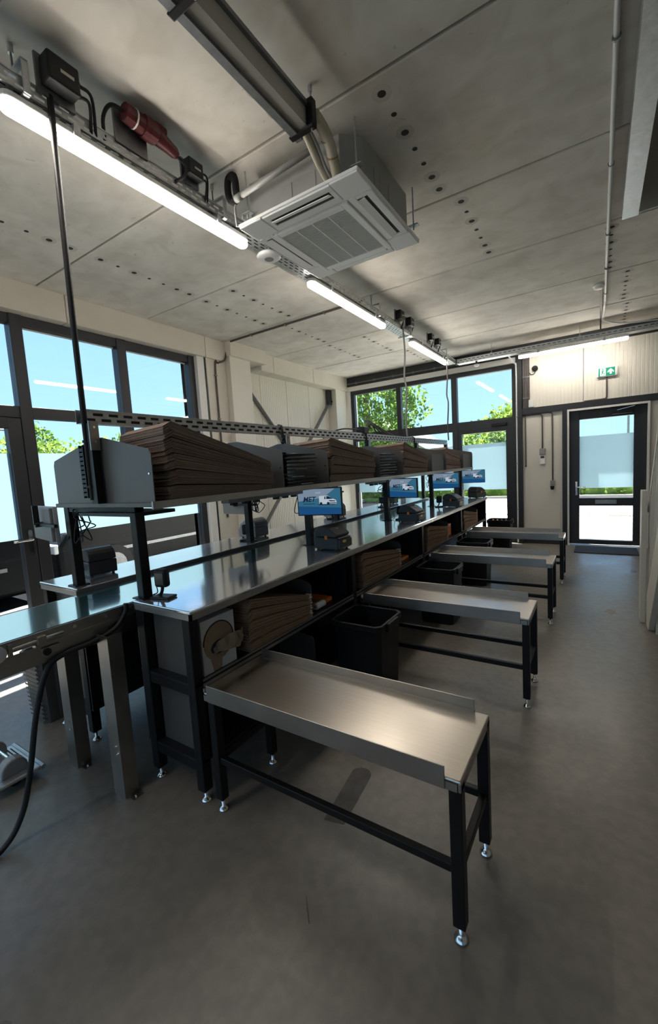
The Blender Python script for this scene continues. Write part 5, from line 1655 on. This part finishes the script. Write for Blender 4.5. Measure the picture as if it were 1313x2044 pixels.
tw = curve_pts([(PXF - 0.004, hc - 0.04, hz - 0.045), (PXF + 0.02, hc - 0.005, hz - 0.02), (PXF + 0.045, hc + 0.045, hz - 0.01), (PXF + 0.05, hc + 0.09, hz - 0.012), (PXF + 0.045, hc + 0.115, hz + 0.0)], 5)
vs = []
for i, p in enumerate(tw):
    wv = 0.014 + 0.026 * math.sin(i / len(tw) * 2.6)
    vs += [(p.x + 0.006 * math.sin(i * 1.3), p.y, p.z + wv), (p.x + 0.010 * math.cos(i * 1.1), p.y + 0.004, p.z), (p.x + 0.004 * math.sin(i), p.y - 0.004, p.z - wv)]
fs = []
for i in range(len(tw) - 1):
    for c in range(2):
        fs.append((i * 3 + c, i * 3 + c + 1, (i + 1) * 3 + c + 1, (i + 1) * 3 + c))
m.add(vs, fs).build('pulled_paper', 'kraft', pd, solid=0.001)

for lab, y, z1, mt in (('flat orange carton beyond the first lower divider under the bench', 2.18, 0.60, 'orange'), ('flat orange carton beyond the second lower divider under the bench', 3.63, 0.60, 'orange'), ('orange red carton beside the third stack under the bench', 5.08, 0.72, 'orange'), ('orange red carton beside the farthest stack under the bench', 6.50, 0.74, 'orange')):
    t = thing('tape_carton', (-1.70, y + 0.1, 0.573), lab, 'carton', 'orange cartons')
    MB().box(-1.84, -1.60, y, y + 0.26, 0.573, z1).build('carton_body', mt, t, bevel=0.003)
    MB().box(-1.83, -1.61, y + 0.10, y + 0.15, z1, z1 + 0.002).build('tape', 'kraft', t)
t = thing('label_roll', (-1.60, 2.24, 0.573), 'small white label roll lying beyond the first lower divider', 'roll')
MB().tube([(-1.58, 2.20, 0.597), (-1.58, 2.30, 0.597)], 0.022, 16).build('roll', 'paper_white', t)
MB().tube([(-1.58, 2.198, 0.597), (-1.58, 2.302, 0.597)], 0.008, 10).build('core', 'kraft', t)


# ================================================================== SIDE TABLES
def table_proto(label):
    t = thing('side_table', (-0.90, 1.34, 0), label, 'table', 'steel side tables')
    x0, x1, y0, y1, z = -1.462, -0.338, 1.150, 1.535, 0.556
    tp = MB().box(x0, x1, y0, y1, z - 0.012, z).build('table_top', 'brushed_steel', t, bevel=0.005)
    MB().box(x1 - 0.010, x1, y0, y1, z - 0.038, z - 0.006).build('edge_fold', 'stainless', tp, bevel=0.003)
    MB().box(x0, x1 - 0.012, y0, y0 + 0.008, z - 0.038, z - 0.012).box(x0, x1 - 0.012, y1 - 0.008, y1, z - 0.038, z - 0.012).build('edge_fold', 'stainless', tp)
    MB().box(x0 + 0.025, -0.386, y0 - 0.006, y0 - 0.001, z - 0.036, z + 0.040).build('front_flange', 'stainless', t, bevel=0.0015, seg=1)
    MB().box(x0, x1 - 0.055, y1 + 0.001, y1 + 0.006, z - 0.036, z + 0.045).build('rear_flange', 'stainless', t, bevel=0.0015, seg=1)
    MB().box(x0 + 0.01, -0.390, y1 - 0.012, y1 + 0.001, z, z + 0.010).build('inner_step', 'stainless', t)
    MB().box(x0, x0 + 0.008, y0, y1, z, z + 0.018).build('end_lip', 'stainless', t)
    for x in (-1.422, -0.358):
        for y in (1.171, 1.514):
            lg = MB().box(x - 0.02, x + 0.02, y - 0.02, y + 0.02, 0.055, z - 0.012).build('leg', 'black_steel', t, bevel=0.003)
            foot(MB(), x, y, 0.95).build('levelling_foot', 'chrome', lg, smooth=True)
    for y in (1.171, 1.514):
        MB().box(-1.402, -0.378, y - 0.0125, y + 0.0125, 0.232, 0.262).build('stretcher', 'black_steel', t, bevel=0.003)
    for x in (-1.422, -0.358):
        MB().box(x - 0.0125, x + 0.0125, 1.191, 1.494, 0.232, 0.262).build('stretcher', 'black_steel', t, bevel=0.003)
    return t


tb = table_proto('stainless steel side table nearest the camera, with the dark floor mark below')
base = tb.location.copy()
for dy, lab in ((1.458, 'second stainless steel side table from the camera'), (2.93, 'third stainless steel side table from the camera'), (4.325, 'farthest stainless steel side table, closest to the exit door')):
    copy_tree(tb, (base.x, base.y + dy, 0), 0, lab)


# ================================================================== BINS
def bin_proto(name, label, w, d, h, mat, group, ribs=False):
    t = thing(name, (0, 0, 0), label, 'bin', group)
    tp = 0.86
    m = MB()
    a, b = w / 2, d / 2
    th_ = 0.006

    def ringpts(sx, sy, z):
        c = 0.03
        return [(sx - c, -sy, z), (sx, -sy + c, z), (sx, sy - c, z), (sx - c, sy, z), (-sx + c, sy, z), (-sx, sy - c, z), (-sx, -sy + c, z), (-sx + c, -sy, z)]
    rings = [ringpts(a * tp, b * tp, 0.0), ringpts(a * 0.985, b * 0.985, h * 0.94), ringpts(a * 0.985 - th_, b * 0.985 - th_, h * 0.94), ringpts(a * tp - th_, b * tp - th_, 0.01)]
    vs = [p for r in rings for p in r]
    fs = [tuple(range(7, -1, -1)), tuple(range(24, 32))]
    for i in range(3):
        for k in range(8):
            k2 = (k + 1) % 8
            fs.append((i * 8 + k, i * 8 + k2, (i + 1) * 8 + k2, (i + 1) * 8 + k))
    m.add(vs, fs).build('bin_body', mat, t, local=True)
    o1, i1 = ringpts(a + 0.008, b + 0.008, h * 0.93), ringpts(a * 0.985 - th_, b * 0.985 - th_, h * 0.93)
    o2, i2 = ringpts(a + 0.008, b + 0.008, h), ringpts(a * 0.985 - th_, b * 0.985 - th_, h)
    vs = o1 + o2 + i2 + i1
    fs = []
    for i in range(4):
        for k in range(8):
            k2 = (k + 1) % 8
            fs.append((i * 8 + k, i * 8 + k2, ((i + 1) % 4) * 8 + k2, ((i + 1) % 4) * 8 + k))
    MB().add(vs, fs).build('rim', mat, t, local=True, bevel=0.003)
    if ribs:
        m = MB()
        for k in range(14):
            z = 0.03 + (h - 0.08) * k / 13
            s = tp + (0.985 - tp) * z / h
            m.box(-a * s - 0.002, a * s + 0.002, -b * s - 0.003, -b * s, z, z + 0.01)
        m.build('ribs', mat, t, local=True)
    else:
        MB().box(a - 0.002, a + 0.022, -b * 0.45, b * 0.45, h - 0.06, h - 0.005).build('handle_grip', mat, t, local=True, bevel=0.006)
        MB().box(-a - 0.022, -a + 0.002, -b * 0.45, b * 0.45, h - 0.06, h - 0.005).build('handle_grip', mat, t, local=True, bevel=0.006)
    return t


BG = 'black bins between the side tables'
bn = bin_proto('waste_bin', 'large black plastic bin between the nearest and second side tables', 0.35, 0.34, 0.53, 'black_plastic', BG)
bn.location = (-1.285, 2.36, 0)
copy_tree(bn, (-1.275, 3.86, 0), 0, 'large black plastic bin between the second and third side tables')
copy_tree(bn, (-1.275, 5.22, 0), 0, 'large black plastic bin between the third and farthest side tables')
cr = bin_proto('storage_crate', 'black crate of small coloured bottles beyond the farthest side table', 0.36, 0.30, 0.52, 'black_plastic', 'black crates')
cr.location = (-1.36, 7.25, 0)
for i, (mt, lab) in enumerate((('orange', 'orange bottle standing in the black crate by the far window'), ('yellow', 'yellow bottle standing in the black crate by the far window'), ('red_plastic', 'red bottle standing in the black crate by the far window'), ('kraft', 'brown bottle standing in the black crate by the far window'))):
    tag(MB().lathe([(0.026, 0), (0.028, 0.43), (0.014, 0.47), (0.012, 0.51)], -1.46 + 0.066 * i, 7.22, 12, 0.012).build('bottle', mt, smooth=True), lab, 'bottle', 'bottles in the crate')
rb = bin_proto('waste_basket', 'grey ribbed waste basket below the near end of the back bench', 0.22, 0.26, 0.46, 'grey_plate', 'waste baskets', ribs=True)
rb.location = (-3.02, 1.20, 0)

# small trolley base at the lower left
tb_ = thing('trolley_base', (-2.62, 0.80, 0), 'small aluminium wheeled base with black pole at the lower left edge', 'trolley')
plt = MB().box(-2.78, -2.42, 0.66, 0.86, 0.045, 0.065).build('deck', 'galvanised', tb_, bevel=0.01)
for k in range(3):
    MB().box(-2.74, -2.56, 0.80 + 0.016 * k, 0.806 + 0.016 * k, 0.0648, 0.0660).build('slot', 'hole_dark', plt)
MB().tube([(-2.78, 0.865, 0.055), (-2.42, 0.865, 0.055)], 0.012, 10).build('side_bar', 'galvanised', tb_)
for x in (-2.76, -2.50):
    MB().prism([(0.70, 0.06)] + [(0.76 + 0.06 * math.cos(R(180 - 20 * k)), 0.085 + 0.06 * math.sin(R(180 - 20 * k))) for k in range(10)] + [(0.82, 0.06)], 'x', x - 0.03, x + 0.03).build('wheel_cover', 'pvc_grey', tb_, bevel=0.008)
    MB().tube([(x - 0.02, 0.76, 0.032), (x + 0.02, 0.76, 0.032)], 0.032, 16).build('wheel', 'tyre', tb_)
MB().tube([(-2.76, 0.76, 0.125), (-2.50, 0.76, 0.125)], 0.008, 8).build('push_rod', 'chrome', tb_)
MB().tube([(-2.74, 0.775, 0.06), (-2.74, 0.775, 0.75)], 0.016, 10).build('pole', 'black_steel', tb_)

tag(MB().box(-4.60, -4.02, 0.70, 1.75, 0.0005, 0.012).build('door_mat', 'floor_brown'), 'thin brown rectangle on the floor inside the left glazed door', 'doormat')  # thin rough brown sheet laid where the floor reads brown
